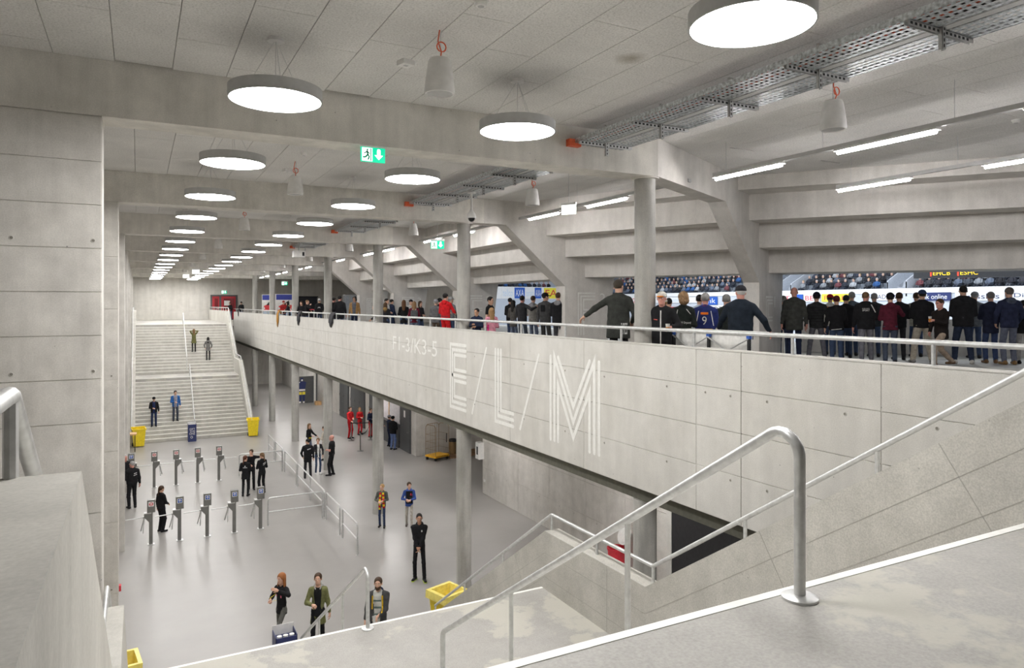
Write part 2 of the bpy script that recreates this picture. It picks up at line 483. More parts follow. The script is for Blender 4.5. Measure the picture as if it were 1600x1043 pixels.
# lettering on the parapet
pl = lambda Y0: (lambda u, v: (7.396, Y0 - u, 4.83 + v))
r = [1.7075 - q * 1.665 for q in (0, .085, .164, .40, .488, .573, .824, .913, 1.0)]
WS = 0.085
mb = MB(); P0 = pl(17.5)
for st in ([(1.05, r[0]), (.045, r[0]), (.045, r[8]), (1.05, r[8])], [(1.05, r[1]), (.185, r[1]), (.185, r[7]), (1.05, r[7])], [(1.05, r[4]), (.185, r[4])],
           [(1.05, r[2]), (.325, r[2]), (.325, r[3]), (1.05, r[3])], [(1.05, r[5]), (.325, r[5]), (.325, r[6]), (1.05, r[6])]):
    stroke(mb, st, WS, P0)
E_STROKES = mb
mb.build('letter_e', M['white_paint'], par)
for (ya, yb) in ((15.25, 16.06), (12.74, 13.55)):
    mb = MB(); stroke(mb, [(yb - ya, 0.04), (0.0, 1.71)][::-1], 0.075, lambda u, v, ya=ya: (7.396, ya + u, 4.83 + v)); mb.build('letter_slash', M['white_paint'], par)
mb = MB(); P0 = pl(14.8)
for q in (.04, .18, .32): stroke(mb, [(q, 1.71), (q, q), (.93, q)], WS, P0)
mb.build('letter_l', M['white_paint'], par)
mb = MB(); P0 = pl(12.26)
for st in ([(0, 1.71), (0, .04)], [(.15, .04), (.15, 1.71), (.845, .50), (1.55, 1.71), (1.55, .04)], [(.29, 1.71), (.845, .80), (1.40, 1.71)],
           [(.29, .04), (.29, 1.15), (.845, .20), (1.40, 1.15), (1.40, .04)], [(1.70, 1.71), (1.70, .04)]):
    stroke(mb, st, WS, P0)
mb.build('letter_m', M['white_paint'], par)
mb = MB(); flat_text(mb, 'F1-3/K3-5', lambda u, v: (7.396, 22.29 - u, 6.115 + v), 3.88, 0.45); mb.build('small_lettering', M['white_paint'], par)
for ob in par.children:
    if ob.name.startswith(('letter', 'small_l')):
        pass

# parapet handrail
rail = empty('handrail', (7.5, 0, 6.94), 0, 'galvanised handrail running along the gallery parapet', 'handrail')
MB().tube([(0, -6, .25), (0, 20, .25), (0, 65.8, .25)], 0.03, 12).build('rail', M['galv'], rail, True)
pm = MB().tube([(0, 0, 0.0), (0, 0, .23)], 0.022, 10).mesh('post', M['galv'], True)
pf = MB().lathe([(0.055, 0), (0.055, .008), (0.03, .012)], n=12).mesh('base_plate', M['galv'], True)
for i in range(-4, 34):
    yy = 4.53 + 1.832 * i
    if yy > 65.5: break
    p = link('post', pm, rail, (0, yy, 0)); link('base_plate', pf, p)

# --- rear wall below the gallery, with doors and a recess
wg = empty('wall_undercroft', (0, 0, 0), 0, 'concrete wall under the gallery with doors and a recess', 'wall', kind='structure')
MB().box(12.262, 12.6, -8, 25.6, 0, 4.25).build('wall_core', M['conc_back'], wg)
MB().box(12.262, 16, 33.3, 33.6, 0, 4.25).build('recess_return', M['conc_back'], wg)
MB().box(16, 16.3, 25.3, 33.6, 0, 4.25).build('recess_back', M['conc_back'], wg)
MB().box(12.262, 16, 25.3, 25.6, 0, 4.25).build('recess_side', M['conc_back'], wg)
MB().box(12.262, 12.6, 33.6, FARY, 0, 4.25).build('wall_core', M['conc_back'], wg)
panels(wg, '-x', 12.25, [11.0, 14.27, 16.2, 18.2, 20.4, 22.6, 25.6], [0.01, 1.05, 2.1, 3.15, 4.24], M['conc_back'], [(0.3, 1), (0.7, 1)], skip=lambda a, b, c, d: b <= 14.28 and d < 3.3)
panels(wg, '-x', 12.25, [33.3, 34.0], [0.01, 2.1, 4.24], M['conc_back'])
MB().box(12.20, 12.262, 7.0, 14.15, 0.0, 3.1).build('dark_door_panel', M['black'], wg)  # flat black panel stands in for the darkness of the door opening
MB().box(12.18, 12.262, 14.15, 14.35, 0.0, 3.25).build('opening_jamb', M['conc_pale'], wg)

# far wall under the gallery
wf = empty('wall_far', (0, 0, 0), 0, 'far end wall of pale concrete with the red double door', 'wall', kind='structure')
MB().box(-5, 22, FARY + .012, FARY + .3, 0, 10.7).build('wall_core', M['conc_far'], wf)
panels(wf, '-y', FARY, [-0.6, 1.75, 4.1, 5.85, 8.3, 10.6, 13, 15.4, 17.8, 20], [GZ + .02, 7.0, 8.5, 9.9, 10.4], M['conc_far'], skip=lambda a, b, c, d: 5.8 < (a + b) / 2 < 8.3 and d < 8.6)
panels(wf, '-y', FARY, [5.85, 7.7, 9.6, 11.5, 13.5], [0.01, 1.4, 2.8, 4.24], M['conc_far'])

# --- stairs
NR = 17; RH = GZ / 34; TR = 0.29; RUN = TR * (NR - 1)
XL, XR = -0.15, 5.69
def staircase(name, yfoot, sgn, label, topland):
    """sgn = direction of climb along Y"""
    e = empty(name, (0, 0, 0), 0, label, 'stairs', kind='structure')
    hx = (XR - XL)
    sm = MB().box(0, hx, 0, TR + .02, -RH, 0).mesh('step', M['conc_stair'])
    nm = MB().box(0, hx, -0.002, 0.045, -0.02, 0.003).mesh('nosing', M['white_paint'])
    def step(y, z):
        s = link('step', sm, e, (XL if sgn > 0 else XR, y, z), 0 if sgn > 0 else math.pi)
        link('nosing', nm, s)
    for fl in range(2):
        y0 = yfoot + sgn * fl * (RUN + 2.6); z0 = fl * NR * RH
        for i in range(1, NR):
            step(y0 + sgn * TR * (i - 1), z0 + RH * i)
        # body below
        pts = [(y0, z0 - .3), (y0, z0 + .01), (y0 + sgn * RUN, z0 + RH * (NR - 1) - .02), (y0 + sgn * RUN, z0 + RH * (NR - 1) - .5)]
        MB().prism_yz(pts, XL, XR).build('flight_slab', M['conc_stair'], e)
    y1 = yfoot + sgn * RUN
    a, b = sorted((y1, y1 + sgn * 2.62))
    MB().box(XL, XR, a, b, NR * RH - .3, NR * RH).build('landing', M['screed'], e)
    link('nosing', MB().box(XL, XR, *sorted((y1 - sgn * .002, y1 + sgn * .05)), NR * RH - .02, NR * RH + .003).mesh('nosing', M['white_paint']), e)
    y2 = yfoot + sgn * (2 * RUN + 2.6)
    a, b = sorted((y2, topland))
    MB().box(XL, XR, a, b, GZ - .3, GZ).build('landing', M['screed'], e)
    link('nosing', MB().box(XL, XR, *sorted((y2 - sgn * .002, y2 + sgn * .05)), GZ - .02, GZ + .003).mesh('nosing', M['white_paint']), e)
    # side walls
    zc = lambda yy: yy
    def topline(h):
        yA = yfoot + sgn * (-0.35); yB = yfoot + sgn * RUN; yC = yB + sgn * 2.6; yD = yC + sgn * RUN
        sl = NR * RH / RUN
        return [(yA, 0.62), (yA + sgn * (NR * RH + h - .62) / sl * 1.0, NR * RH + h), (yC, NR * RH + h), (yC + sgn * RUN, GZ + h), (topland, GZ + h)]
    for side in (0, 1):
        # (x inner, x outer)
        xi, xo = (XL, XL - .35) if side == 0 else (XR, XR + .26)
        t = topline(0.92)
        w_ = empty('side_wall', (0, 0, 0), 0, None, None, parent=e)
        poly = t + [(topland, GZ - .5), (t[3][0], GZ - .6), (t[2][0], NR * RH - .5), (t[1][0], NR * RH - .6), (t[0][0], 0)]
        MB().prism_yz(poly, *sorted((xi, xo))).build('wall_body', M['conc_wallstair'] if sgn < 0 and side else M['conc_stair'], w_)
        # formwork joints on the inner face
        if sgn < 0 and side == 1:
            sl = NR * RH / RUN
            for i_, (p_, q_) in enumerate(zip(t[:-1], t[1:])):
                for off in (.34, .72):
                    a_ = (p_[0], p_[1] - off); b_ = (q_[0], q_[1] - off)
                    MB().prism_yz([a_, b_, (b_[0], b_[1] - .007), (a_[0], a_[1] - .007)], xi - .0015, xi + .01).build('formwork_joint', M['seam'], w_)
                L_ = abs(q_[0] - p_[0]); n_ = int(L_ / 1.9)
                tx, tz = (q_[0] - p_[0]) / math.hypot(q_[0] - p_[0], q_[1] - p_[1]), (q_[1] - p_[1]) / math.hypot(q_[0] - p_[0], q_[1] - p_[1])
                for k_ in range(1, n_ + 1):
                    c_ = (p_[0] + (q_[0] - p_[0]) * k_ / (n_ + .5), p_[1] + (q_[1] - p_[1]) * k_ / (n_ + .5)); nx, nz = (tz, -tx) if -tx < 0 else (-tz, tx)
                    MB().prism_yz([(c_[0], c_[1] - .003), (c_[0] + tx * .008, c_[1] + tz * .008 - .003), (c_[0] + tx * .008 + nx * 1.3, c_[1] + tz * .008 + nz * 1.3), (c_[0] + nx * 1.3, c_[1] + nz * 1.3)], xi - .0015, xi + .01).build('formwork_joint', M['seam'], w_)
        # rail on the wall top
        xm = (xi + xo) / 2
        pts = [(xm, y, z + .24) for y, z in t]
        pts[0] = (xm, t[0][0] + sgn * .1, t[0][1] + .3)
        rl = empty('wall_handrail', (0, 0, 0), 0, None, None, parent=e)
        MB().tube(fillet(pts, .12, 4), 0.026, 12).build('rail', M['galv'], rl, True)
        pmesh = MB().tube([(0, 0, -.02), (0, 0, .23)], 0.02, 8).mesh('post', M['galv'], True)
        pl_ = MB().lathe([(0.055, 0), (0.055, .008), (0.02, .012)], n=12); 
        plm = pl_.mesh('base_plate', M['galv'], True)
        for i in range(len(t) - 1):
            L = abs(t[i + 1][0] - t[i][0]); n = max(2, int(round(L / 1.65)))
            for q in range(n + (1 if i == len(t) - 2 else 0)):
                f_ = q / n
                yy = t[i][0] + (t[i + 1][0] - t[i][0]) * f_; zz = t[i][1] + (t[i + 1][1] - t[i][1]) * f_
                if i == 0 and q == 0: yy += sgn * .12; zz += .07
                po = link('post', pmesh, rl, (xm, yy, zz))
    # centre handrails
    xc = 2.82
    for fl in range(2):
        y0 = yfoot + sgn * fl * (RUN + 2.6); z0 = fl * NR * RH
        yt = y0 + sgn * (RUN + .12); zt = z0 + NR * RH
        yb = y0 - sgn * 0.1 + sgn * .35; zb = z0
        hr = 0.86
        c = empty('centre_handrail', (0, 0, 0), 0, None, None, parent=e)
        zlow = z0 + RH * 1.2 + hr
        path = [(xc, yt, zt), (xc, yt, zt + hr + .02), (xc, yb, zlow), (xc, yb, z0 + RH)]
        MB().tube(fillet(path, 0.11, 7), 0.027, 14).build('rail', M['galv'], c, True)
        MB().lathe([(0.085, 0), (0.085, .012), (0.07, .02), (0.03, .022)], (xc, yt, zt), 20).build('base_plate', M['galv'], c, True)
        for f_ in (0.30, 0.66):
            yy = yt + (yb - yt) * f_; zz = zt + hr + (zlow - zt - hr) * f_
            MB().tube([(xc, yy, zz - .95), (xc, yy, zz)], 0.019, 10).build('post', M['galv'], c, True)
    return e
near = staircase('staircase_near', 14.35, -1, 'near concrete stair with white nosings descending from the camera landing', -8)
far = staircase('staircase_far', 43.4, 1, 'far wide concrete stair with white step edges climbing to the end wall', FARY - .02)

# --- raking frames and tiers of the stand
def frame_pts(k):
    if k == 1:
        o_ = Vector((7.8, 9.4)); u = Vector((.891, .454)); n = Vector((-.454, .891))
        return o_, u, n, 0.38, [4.37, 5.19, 6.0, 6.83, 8.19], 3.52, 6.0, 7.93
    dx = 0.5 if k == 5 else 0.0
    return Vector((0, YK[k] - .25)), Vector((1, 0)), Vector((0, 1)), 0.5, [x + dx for x in STEPX], 8.86 + dx, 10.77 + dx, 12.2 + dx
FR = {}
for k in range(1, 6):
    o_, u, n, t, st, k1, k2, kr = frame_pts(k)
    FR[k] = ([o_ + u * s_ for s_ in st], [o_ + u * s_ + n * t for s_ in st])
    s0 = 0.0 if k == 1 else 8.2
    poly = [(s0, 10.46), (s0, BEAMZ), (k1, BEAMZ), (k2, 8.12), (k2, GZ), (kr, GZ), (st[4], STEPZ[3] + .03), (st[3] + .02, STEPZ[3] + .03), (st[3] + .02, STEPZ[2] + .03), (st[2] + .02, STEPZ[2] + .03),
            (st[2] + .02, STEPZ[1] + .03), (st[1] + .02, STEPZ[1] + .03), (st[1] + .02, STEPZ[0] + .03), (st[0] + .02, STEPZ[0] + .03), (st[0] + .02, 10.46)]
    a = [(*(o_ + u * s_), z) for s_, z in poly]; b = [(*(o_ + u * s_ + n * t), z) for s_, z in poly]
    e = empty('raking_frame', (0, 0, 0), 0, f'raking concrete frame carrying the stand, {ORD[k-1]} from the camera', 'frame', kind='structure')
    MB().prism(a, b).build('frame_body', M['conc_tier'], e)
    # painted block sign on the pier
    mb = MB(); q = 0.62; su = k2 + 0.42 if k > 1 else 6.55
    def pier(x, z, su=su, o_=o_, u=u, n=n): 
        p = o_ + u * (su + x) - n * 0.004
        return (p.x, p.y, 6.72 + z)
    sc = 0.6
    if k == 1:
        for pts in ([(.62, 1.06), (.03, 1.06), (.03, 0)], [(.62, .98), (.13, .98), (.13, 0)], [(.62, .90), (.23, .90), (.23, .55), (.6, .55)], [(.6, .47), (.23, .47), (.23, 0)]):
            stroke(mb, pts, .045, pier)
        flat_text(mb, '1', lambda a_, b_: pier(.78 + a_, .8 + b_), .08, .28)
    else:
        for pts in ([(.6, 1.2), (.03, 1.2), (.03, 0)], [(.6, 1.11), (.12, 1.11), (.12, 0)], [(.6, 1.02), (.21, 1.02), (.21, .72), (.6, .72)], [(.6, .63), (.21, .63), (.21, 0)]):
            stroke(mb, pts, .045, pier)
        flat_text(mb, '2', lambda a_, b_: pier(.78 + a_, .92 + b_), .2, .28)
    mb.build('block_sign', M['white_paint'], e)

def tier_bay(A, B, label):
    e = empty('seating_tier', (0, 0, 0), 0, label, 'stand', kind='structure')
    for i in range(4):
        top = (10.46 if i == 0 else STEPZ[i - 1] + .0)
        loop = [(A[i].x, A[i].y), (B[i].x, B[i].y), (B[i + 1].x, B[i + 1].y), (A[i + 1].x, A[i + 1].y)]
        MB().prism_xy(loop[::-1], STEPZ[i], top).build('precast_step', M['conc_tier'], e)
    return e
dr = Vector((.6, -.8))
# added low screens that hide the bright hall behind the crowd's legs
for (a_, b_, lab) in (((17.6, 14.6), (21.9, 8.87), 'added low concrete screen hiding the bright gap beyond the right-hand crowd'), ((13.2, 17.3), (16.4, 14.2), 'added low concrete screen hiding the bright gap at the second opening')):
    A_ = Vector(a_); B_ = Vector(b_); n_ = (B_ - A_).normalized(); n_ = Vector((-n_.y, n_.x)) * .1
    S('', MB().prism_xy([tuple(A_ - n_), tuple(B_ - n_), tuple(B_ + n_), tuple(A_ + n_)], GZ, GZ + 1.0).build('gap_screen', M['conc_tier']), lab, 'wall')
tier_bay([p + dr * 20 for p in FR[1][0]], FR[1][0], 'stepped concrete underside of the stand above the right-hand crowd')
names = ['second', 'third', 'fourth', 'fifth']
for k in range(1, 5):
    tier_bay(FR[k][1], FR[k + 1][0], f'stepped concrete underside of the stand in the {names[k-1]} bay')
# ================================================================== LAMPS AND CEILING FIXTURES
hm = MB().lathe([(0.465, 0.0), (0.48, 0.0), (0.48, 0.125), (0.0, 0.13)], n=48, capb=False, capt=False).mesh('housing', M['lamp_grey'], True)
dm = MB().lathe([(0.466, 0.004)], n=48, capb=True, capt=False).mesh('diffuser', M['disc'])
cm = MB().lathe([(0.085, 0), (0.085, .03), (0.08, .035)], n=20).mesh('canopy', M['white_plastic'], True)
wm = MB().tube([(0, 0, .13), (0, 0, .62)], 0.004, 6).mesh('cable', M['white_plastic'])
wires = []
for a in (0.5, 2.6, 4.7):
    wires.append(MB().tube([(.33 * math.cos(a), .33 * math.sin(a), .13), (0.02 * math.cos(a), 0.02 * math.sin(a), .62)], 0.0022, 4).mesh('suspension_wire', M['galv']))
LY = [3.96 + 3.825 * i for i in range(17)] + [67.7]  # last pair is added off the spacing to brighten the end wall
for side, lx in (('left', 1.29), ('right', 4.21)):
    nvis = 0
    for y in LY:
        if y > 69.5 : continue
        vis = y > (7 if side == 'left' else 3.5)
        if vis: nvis += 1
        lab = f'round pendant lamp in the {side} ceiling row, {ORD[nvis-1]} counting back from the camera' if vis else f'round pendant lamp of the {side} row above the camera landing'
        e = empty('pendant_lamp', (lx, y, BEAMZ - .01), 0, lab, 'lamp', 'round pendant lamps under the hall ceiling')
        link('housing', hm, e); link('diffuser', dm, e)
        link('canopy', cm, e, (0, 0, CZ_ - BEAMZ + .01 - .033)); link('cable', wm, e)
        if y < 30:
            for q in wires: link('suspension_wire', q, e)

# pendant speakers
sb = MB().lathe([(0.095, .36), (0.115, .34), (0.155, .06), (0.155, .02), (0.145, 0.0)], n=28, capb=False); sbm = MB()
prof = [(0.02, .365), (0.10, .36), (0.118, .33), (0.145, .15), (0.158, .03), (0.150, 0.0), (0.138, -.002), (0.132, .012)]
spk = MB().lathe(prof[::-1], n=28, capb=False, capt=True).mesh('cabinet', M['white_plastic'], True)
grl = MB().lathe([(0.133, .012), (0.06, .0), (0.001, -.003)], n=28, capb=False, capt=False).mesh('grille', M['lamp_grey'], True)
cabp = [(0, -.02, .36), (0.0, -.05, .42)] + [(.05 * math.sin(a), -.05 + .0 * a, .47 - .05 * math.cos(a)) for a in [i * math.pi / 6 for i in range(1, 13)]] + [(-.03, -.03, .53), (0, 0, .66)]
cbl = MB().tube(cabp, 0.007, 6).mesh('cable_loop', M['orange_cable'], True)
swm = MB().tube([(0.02, 0.02, .36), (0.02, 0.02, .66)], 0.004, 5).mesh('suspension_wire', M['galv'])
for row, x, y0 in (('over the hall', 2.74, 6.75), ('over the gallery', 7.62, 5.85)):
    for i in range(7):
        y = y0 + 7.55 * i
        if y > 62: break
        e = empty('pendant_speaker', (x, y, 9.76), 0, f'white pendant loudspeaker with orange cable {row}, {ORD[i]} from the camera', 'speaker', 'pendant loudspeakers')
        link('cabinet', spk, e); link('grille', grl, e); link('cable_loop', cbl, e); link('suspension_wire', swm, e)

# linear tube lights over the gallery
def linear(x, y0, y1, tubes, wir, label):
    e = empty('linear_light', (x, 0, 9.87), 0, label, 'light', 'linear tube lights over the gallery')
    MB().box(-.035, .035, y0, y1, 0.0, .06).build('track', M['lamp_grey'], e)
    for a, b in tubes:
        hb = MB(); hb.add([(-.035, a, 0), (.035, a, 0), (.06, a, -.035), (-.06, a, -.035), (-.035, b, 0), (.035, b, 0), (.06, b, -.035), (-.06, b, -.035)], [(0, 1, 5, 4), (1, 2, 6, 5), (3, 0, 4, 7), (0, 3, 2, 1), (4, 5, 6, 7)])
        h_ = hb.build('reflector', M['white_plastic'], e)
        MB().tube([(0, a + .03, -.055), (0, b - .03, -.055)], 0.027, 10).build('tube_lamp', M['tube'], h_, True)
    for y in wir: MB().tube([(0, y, .06), (0, y, CZ_ - 9.87 - .002)], 0.004, 5).build('suspension_wire', M['galv'], e)
linear(9.05, 2.4, 9.38, [(7.86, 9.36), (5.4, 6.9), (2.9, 4.4)], (9.09, 7.13, 5.2, 3.2), 'near linear tube light track hanging in front of the right-hand tiers')
linear(12.1, 2.4, 9.2, [(7.7, 9.2), (5.0, 6.5), (2.5, 4.0)], (8.9, 6.9, 5.0), 'second linear tube light track farther into the right-hand bay')
for k in range(1, 8):
    y0 = YK[k] + .35
    linear(9.05, y0, y0 + 6.6, [(y0 + 4.6, y0 + 6.1), (y0 + 1.9, y0 + 3.4)], (y0 + 1, y0 + 3.8, y0 + 6), f'linear tube light track over the gallery in the {ORD[k]} bay')

for i, y0 in enumerate((-2, 6, 14, 22, 30, 38, 45, 51, 57, 63)):
    e = empty('soffit_light', (10.2, y0, 4.25), 0, f'tube light on the soffit under the gallery, {ORD[i]} from the camera', 'light', 'tube lights under the gallery')
    MB().box(-.25, .25, 0, 1.5, -.04, 0).build('fixture_body', M['white_plastic'], e)
    MB().box(-.22, .22, .03, 1.47, -.045, -.04).build('diffuser', M['soffit_tube'], e)

# cable trays in each bay
def tray(k, y0, y1, posts):
    e = empty('cable_tray', (6.05, 0, 10.13), 0, f'galvanised cable tray under the ceiling in the {ORD[k]} bay', 'cable tray', 'cable trays')
    def mesh_tray(x0, x1, nm):
        mb = MB()
        mb.box(x0, x0 + .006, y0, y1, 0.0, .07); mb.box(x1 - .006, x1, y0, y1, 0.0, .07)
        nx = 5
        for i in range(nx):
            xx = x0 + (x1 - x0) * (i + .5) / nx
            mb.box(xx - .018, xx + .018, y0, y1, 0.0, .003)
        n = int((y1 - y0) / .075)
        for j in range(n):
            yy = y0 + (j + .5) * .075; mb.box(x0, x1, yy - .019, yy + .019, .003, .006)
        o = mb.build(nm, M['zinc'], e); o['kind'] = 'stuff'
    mesh_tray(0.0, .42, 'perforated_tray')
    mesh_tray(.56, .98, 'perforated_tray')
    MB().box(.44, .54, y0, y1, 0.0, .055).build('cable_duct', M['lamp_grey'], e)
    for j in range(4):
        MB().tube([(.05 + .08 * j, y0 - .05, .012 + .004), (.06 + .08 * j, y1, .016)], .010, 6).build('cable', M['black' if j % 2 else 'orange_cable'], e, True)
    for p in posts:
        arm = MB()
        arm.box(-.03, .97, p - .02, p - .016, -.05, -.005); arm.box(-.03, .97, p + .016, p + .02, -.05, -.005)
        arm.box(-.03, .97, p - .02, p + .02, -.008, -.004)
        ao = arm.build('support_arm', M['galv'], e)
        sl = MB()
        for i in range(14): sl.box(.0 + i * .066, .035 + i * .066, p - .0215, p - .0205, -.04, -.016)
        so = sl.build('slot_row', M['black'], ao); so['kind'] = 'stuff'
        pp = MB().box(.44, .49, p - .045, p - .041, -.2, .29).box(.44, .444, p - .045, p - .005, -.2, .29).box(.486, .49, p - .045, p - .005, -.2, .29)
        po = pp.build('hanger_post', M['galv'], e)
        sl = MB()
        for i in range(9): sl.box(.457, .473, p - .0465, p - .0455, -.18 + i * .052, -.15 + i * .052)
        so = sl.build('slot_row', M['black'], po); so['kind'] = 'stuff'
    MB().box(-.1, .12, y1 - .1, y1, -.05, .06).build('fire_stop', M['orange_cable'], e)
tray(0, 2.26, 9.39, (9.12, 7.8, 6.5, 5.2, 3.88, 2.6))
tray(1, 9.91, 17.04, (16.5, 15.0, 13.6, 12.2, 10.8))
tray(2, 17.56, 24.69, (24.1, 22.5, 20.9, 19.3, 17.9))
tray(3, 25.2, 32.3, (31.8, 30, 28, 26))

# exit signs
def exit_sign(p, rz, label, lit=True, two=True, s=1.0):
    e = empty('exit_sign', p, rz, label, 'exit sign', 'illuminated exit signs')
    MB().box(-.17 * s, .17 * s, -.012, .012, -.2 * s, 0.0).build('panel', M['greenglow'] if lit else M['whiteglow'], e)
    MB().box(-.18 * s, .18 * s, -.03, .03, 0.0, .05 * s).build('lamp_housing', M['white_plastic'], e)
    if p[2] < 9.77 - .03 and p[1] < 69:
        MB().tube([(0, 0, .05 * s), (0, 0, CZ_ - p[2])], .006, 6).build('hanger_rod', M['galv'], e)
    if lit:
        mb = MB(); P_ = lambda u, v: (u * s, -.014, v * s)
        # white running figure and door on the left half, arrow on the right half
        mb.add([P_(-.155, -.19), P_(-.01, -.19), P_(-.01, -.01), P_(-.155, -.01)], [(0, 1, 2, 3)])
        mb.build('pictogram_field', M['whiteglow'], e)
        mb = MB(); P2 = lambda u, v: (u * s, -.016, v * s)
        stroke(mb, [(-.085, -.055), (-.075, -.1), (-.105, -.135), (-.135, -.14)], .022, P2); stroke(mb, [(-.075, -.1), (-.055, -.13), (-.07, -.165)], .02, P2)
        stroke(mb, [(-.12, -.085), (-.085, -.06), (-.05, -.085)], .015, P2)
        mb.add([P2(-.08 + .013 * math.cos(a), -.035 + .013 * math.sin(a)) for a in [i * math.pi / 4 for i in range(8)]], [tuple(range(8))])
        stroke(mb, [(-.03, -.02), (-.03, -.18)], .014, P2)
        mb.build('running_figure', M['green'], e)
        mb = MB()
        stroke(mb, [(.08, -.04), (.08, -.1)], .05, P_)
        mb.add([P_(.02, -.1), P_(.14, -.1), P_(.08, -.165)], [(0, 2, 1)])
        mb.build('arrow', M['whiteglow'], e)
    return e
exit_sign((2.85, 9.45, BEAMZ - .02), 0, 'green exit sign with down arrow under the nearest beam')
exit_sign((8.05, 12.6, 9.7), math.radians(-62), 'bright white-faced exit sign beside the nearest gallery column', lit=False)
exit_sign((8.45, 21.0, 9.62), math.radians(-20), 'green exit sign over the gallery beyond the second column', s=1.25)
exit_sign((3.1, 47.0, 9.7), 0, 'lit sign hanging above the far stair, upper of two', lit=False, s=1.2)
exit_sign((3.0, 55.0, 9.7), 0, 'lit sign hanging above the far stair, lower of two', lit=False, s=1.2)
exit_sign((11.0, 62.0, 9.5), 0, 'small green exit sign at the far end of the gallery', s=1.4)
exit_sign((7.05, FARY - .06, 8.85), 0, 'small green exit sign over the red double door', s=1.3)

# dome camera, smoke detectors, ceiling boxes
e = empty('dome_camera', (6.57, 14.3, 10.1), 0, 'white dome camera on a stem under the ceiling', 'camera')
MB().lathe([(0.02, -.035), (0.09, -.03), (0.09, 0)], n=20).build('mount_plate', M['white_plastic'], e, True)
MB().tube([(0, 0, -.03), (0, 0, -.42)], 0.026, 12).build('stem', M['white_plastic'], e, True)
MB().lathe([(0.10, -.58), (0.105, -.55), (0.085, -.48), (0.03, -.40)], n=22).build('camera_housing', M['white_plastic'], e, True)
MB().lathe([(0.002, -.665), (0.04, -.655), (0.068, -.62), (0.078, -.58)], n=22, capb=False).build('dome_glass', M['blackgloss'], e, True)
for i, (x, y, lab) in enumerate(((2.82, 5.93, 'round white smoke detector cut by the top edge of the picture'), (11.87, 5.9, 'round white smoke detector near the right edge'), (2.73, 13.43, 'round white smoke detector beyond the nearest beam'))):
    e = empty('smoke_detector', (x, y, CZ_), 0, lab, 'detector', 'smoke detectors')
    MB().lathe([(0.035, -.05), (0.05, -.045), (0.055, -.02), (0.065, -.018), (0.065, 0)], n=18).build('detector_body', M['white_plastic'], e, True)
    MB().lathe([(0.03, -.052), (0.03, -.0495)], n=14).build('sensor_cap', M['lamp_grey'], e, True)
for (x, y, lab) in ((2.74, 7.79, 'small square white box on the ceiling beside the nearest loudspeaker'), (2.75, 15.2, 'small square white box on the ceiling beyond the nearest beam')):
    e = empty('ceiling_box', (x, y, CZ_), 0.25, lab, 'box', 'ceiling boxes')
    MB().box(-.075, .075, -.075, .075, -.055, 0).build('box_body', M['white_plastic'], e)
    MB().box(-.025, .025, -.02, .02, -.058, -.055).build('sensor_window', M['lamp_grey'], e)
e = empty('projector', (5.6, 28.5, 9.7), 0, 'white projector box hanging from the ceiling beyond the third beam', 'projector')
MB().box(-.22, .22, -.18, .18, -.25, 0).build('projector_body', M['white_plastic'], e)
MB().box(.1, .18, -.185, -.18, -.2, -.05).build('lens_slot', M['black'], e)
MB().tube([(0, 0, 0), (0, 0, CZ_ - 9.7)], .03, 8).build('mount_pole', M['galv'], e)
e = empty('call_point', (-.365, 17.35, 1.5), 0, 'small red fire call point on the edge of the left fin', 'call point')
MB().box(0, .04, -.06, .06, -.06, .06).build('housing', M['redprint'], e)
MB().box(.04, .043, -.03, .03, -.03, .03).build('glass', M['white_plastic'], e)
# ================================================================== LOWER CONCOURSE OBJECTS
# tubular steel fences
def fence(a, b, label, mid=False, h=0.95):
    a = Vector((*a, 0)); b = Vector((*b, 0)); d = b - a; L = d.length
    e = empty('barrier_fence', a, math.atan2(d.y, d.x), label, 'barrier', 'tubular steel barriers')
    MB().tube(fillet([(0, 0, 0), (0, 0, h), (L, 0, h), (L, 0, 0)], .1, 5), 0.027, 10).build('hoop', M['galv'], e, True)
    MB().tube([(0.02, 0, h * .5), (L - .02, 0, h * .5)], 0.022, 8).build('mid_rail', M['galv'], e, True)
    if mid: MB().tube([(L / 2, 0, 0), (L / 2, 0, h)], .022, 10).build('mid_post', M['galv'], e, True)
    for x in ([0, L / 2, L] if mid else [0, L]): MB().lathe([(0.05, 0), (0.05, .008), (.025, .01)], (x, 0, 0), 12).build('foot_plate', M['galv'], e, True)
fence((5.87, 37.5), (5.87, 35.9), 'farthest barrier of the long fence, nearest the far stair')
fence((5.87, 35.5), (5.87, 33.6), 'second farthest barrier of the long fence')
fence((5.87, 33.0), (5.87, 30.4), 'barrier of the long fence next to the trio of guards')
fence((5.87, 30.1), (5.87, 25.35), 'longest barrier of the fence with a middle post', True)
fence((5.87, 25.05), (5.87, 23.15), 'barrier of the long fence, second nearest the camera')
fence((5.87, 22.8), (5.87, 21.05), 'nearest barrier at the end of the long fence')
fence((3.95, 33.2), (5.78, 33.2), 'cross barrier beside the rear turnstile row')
fence((3.93, 25.25), (5.78, 25.25), 'cross barrier beside the front turnstile row')

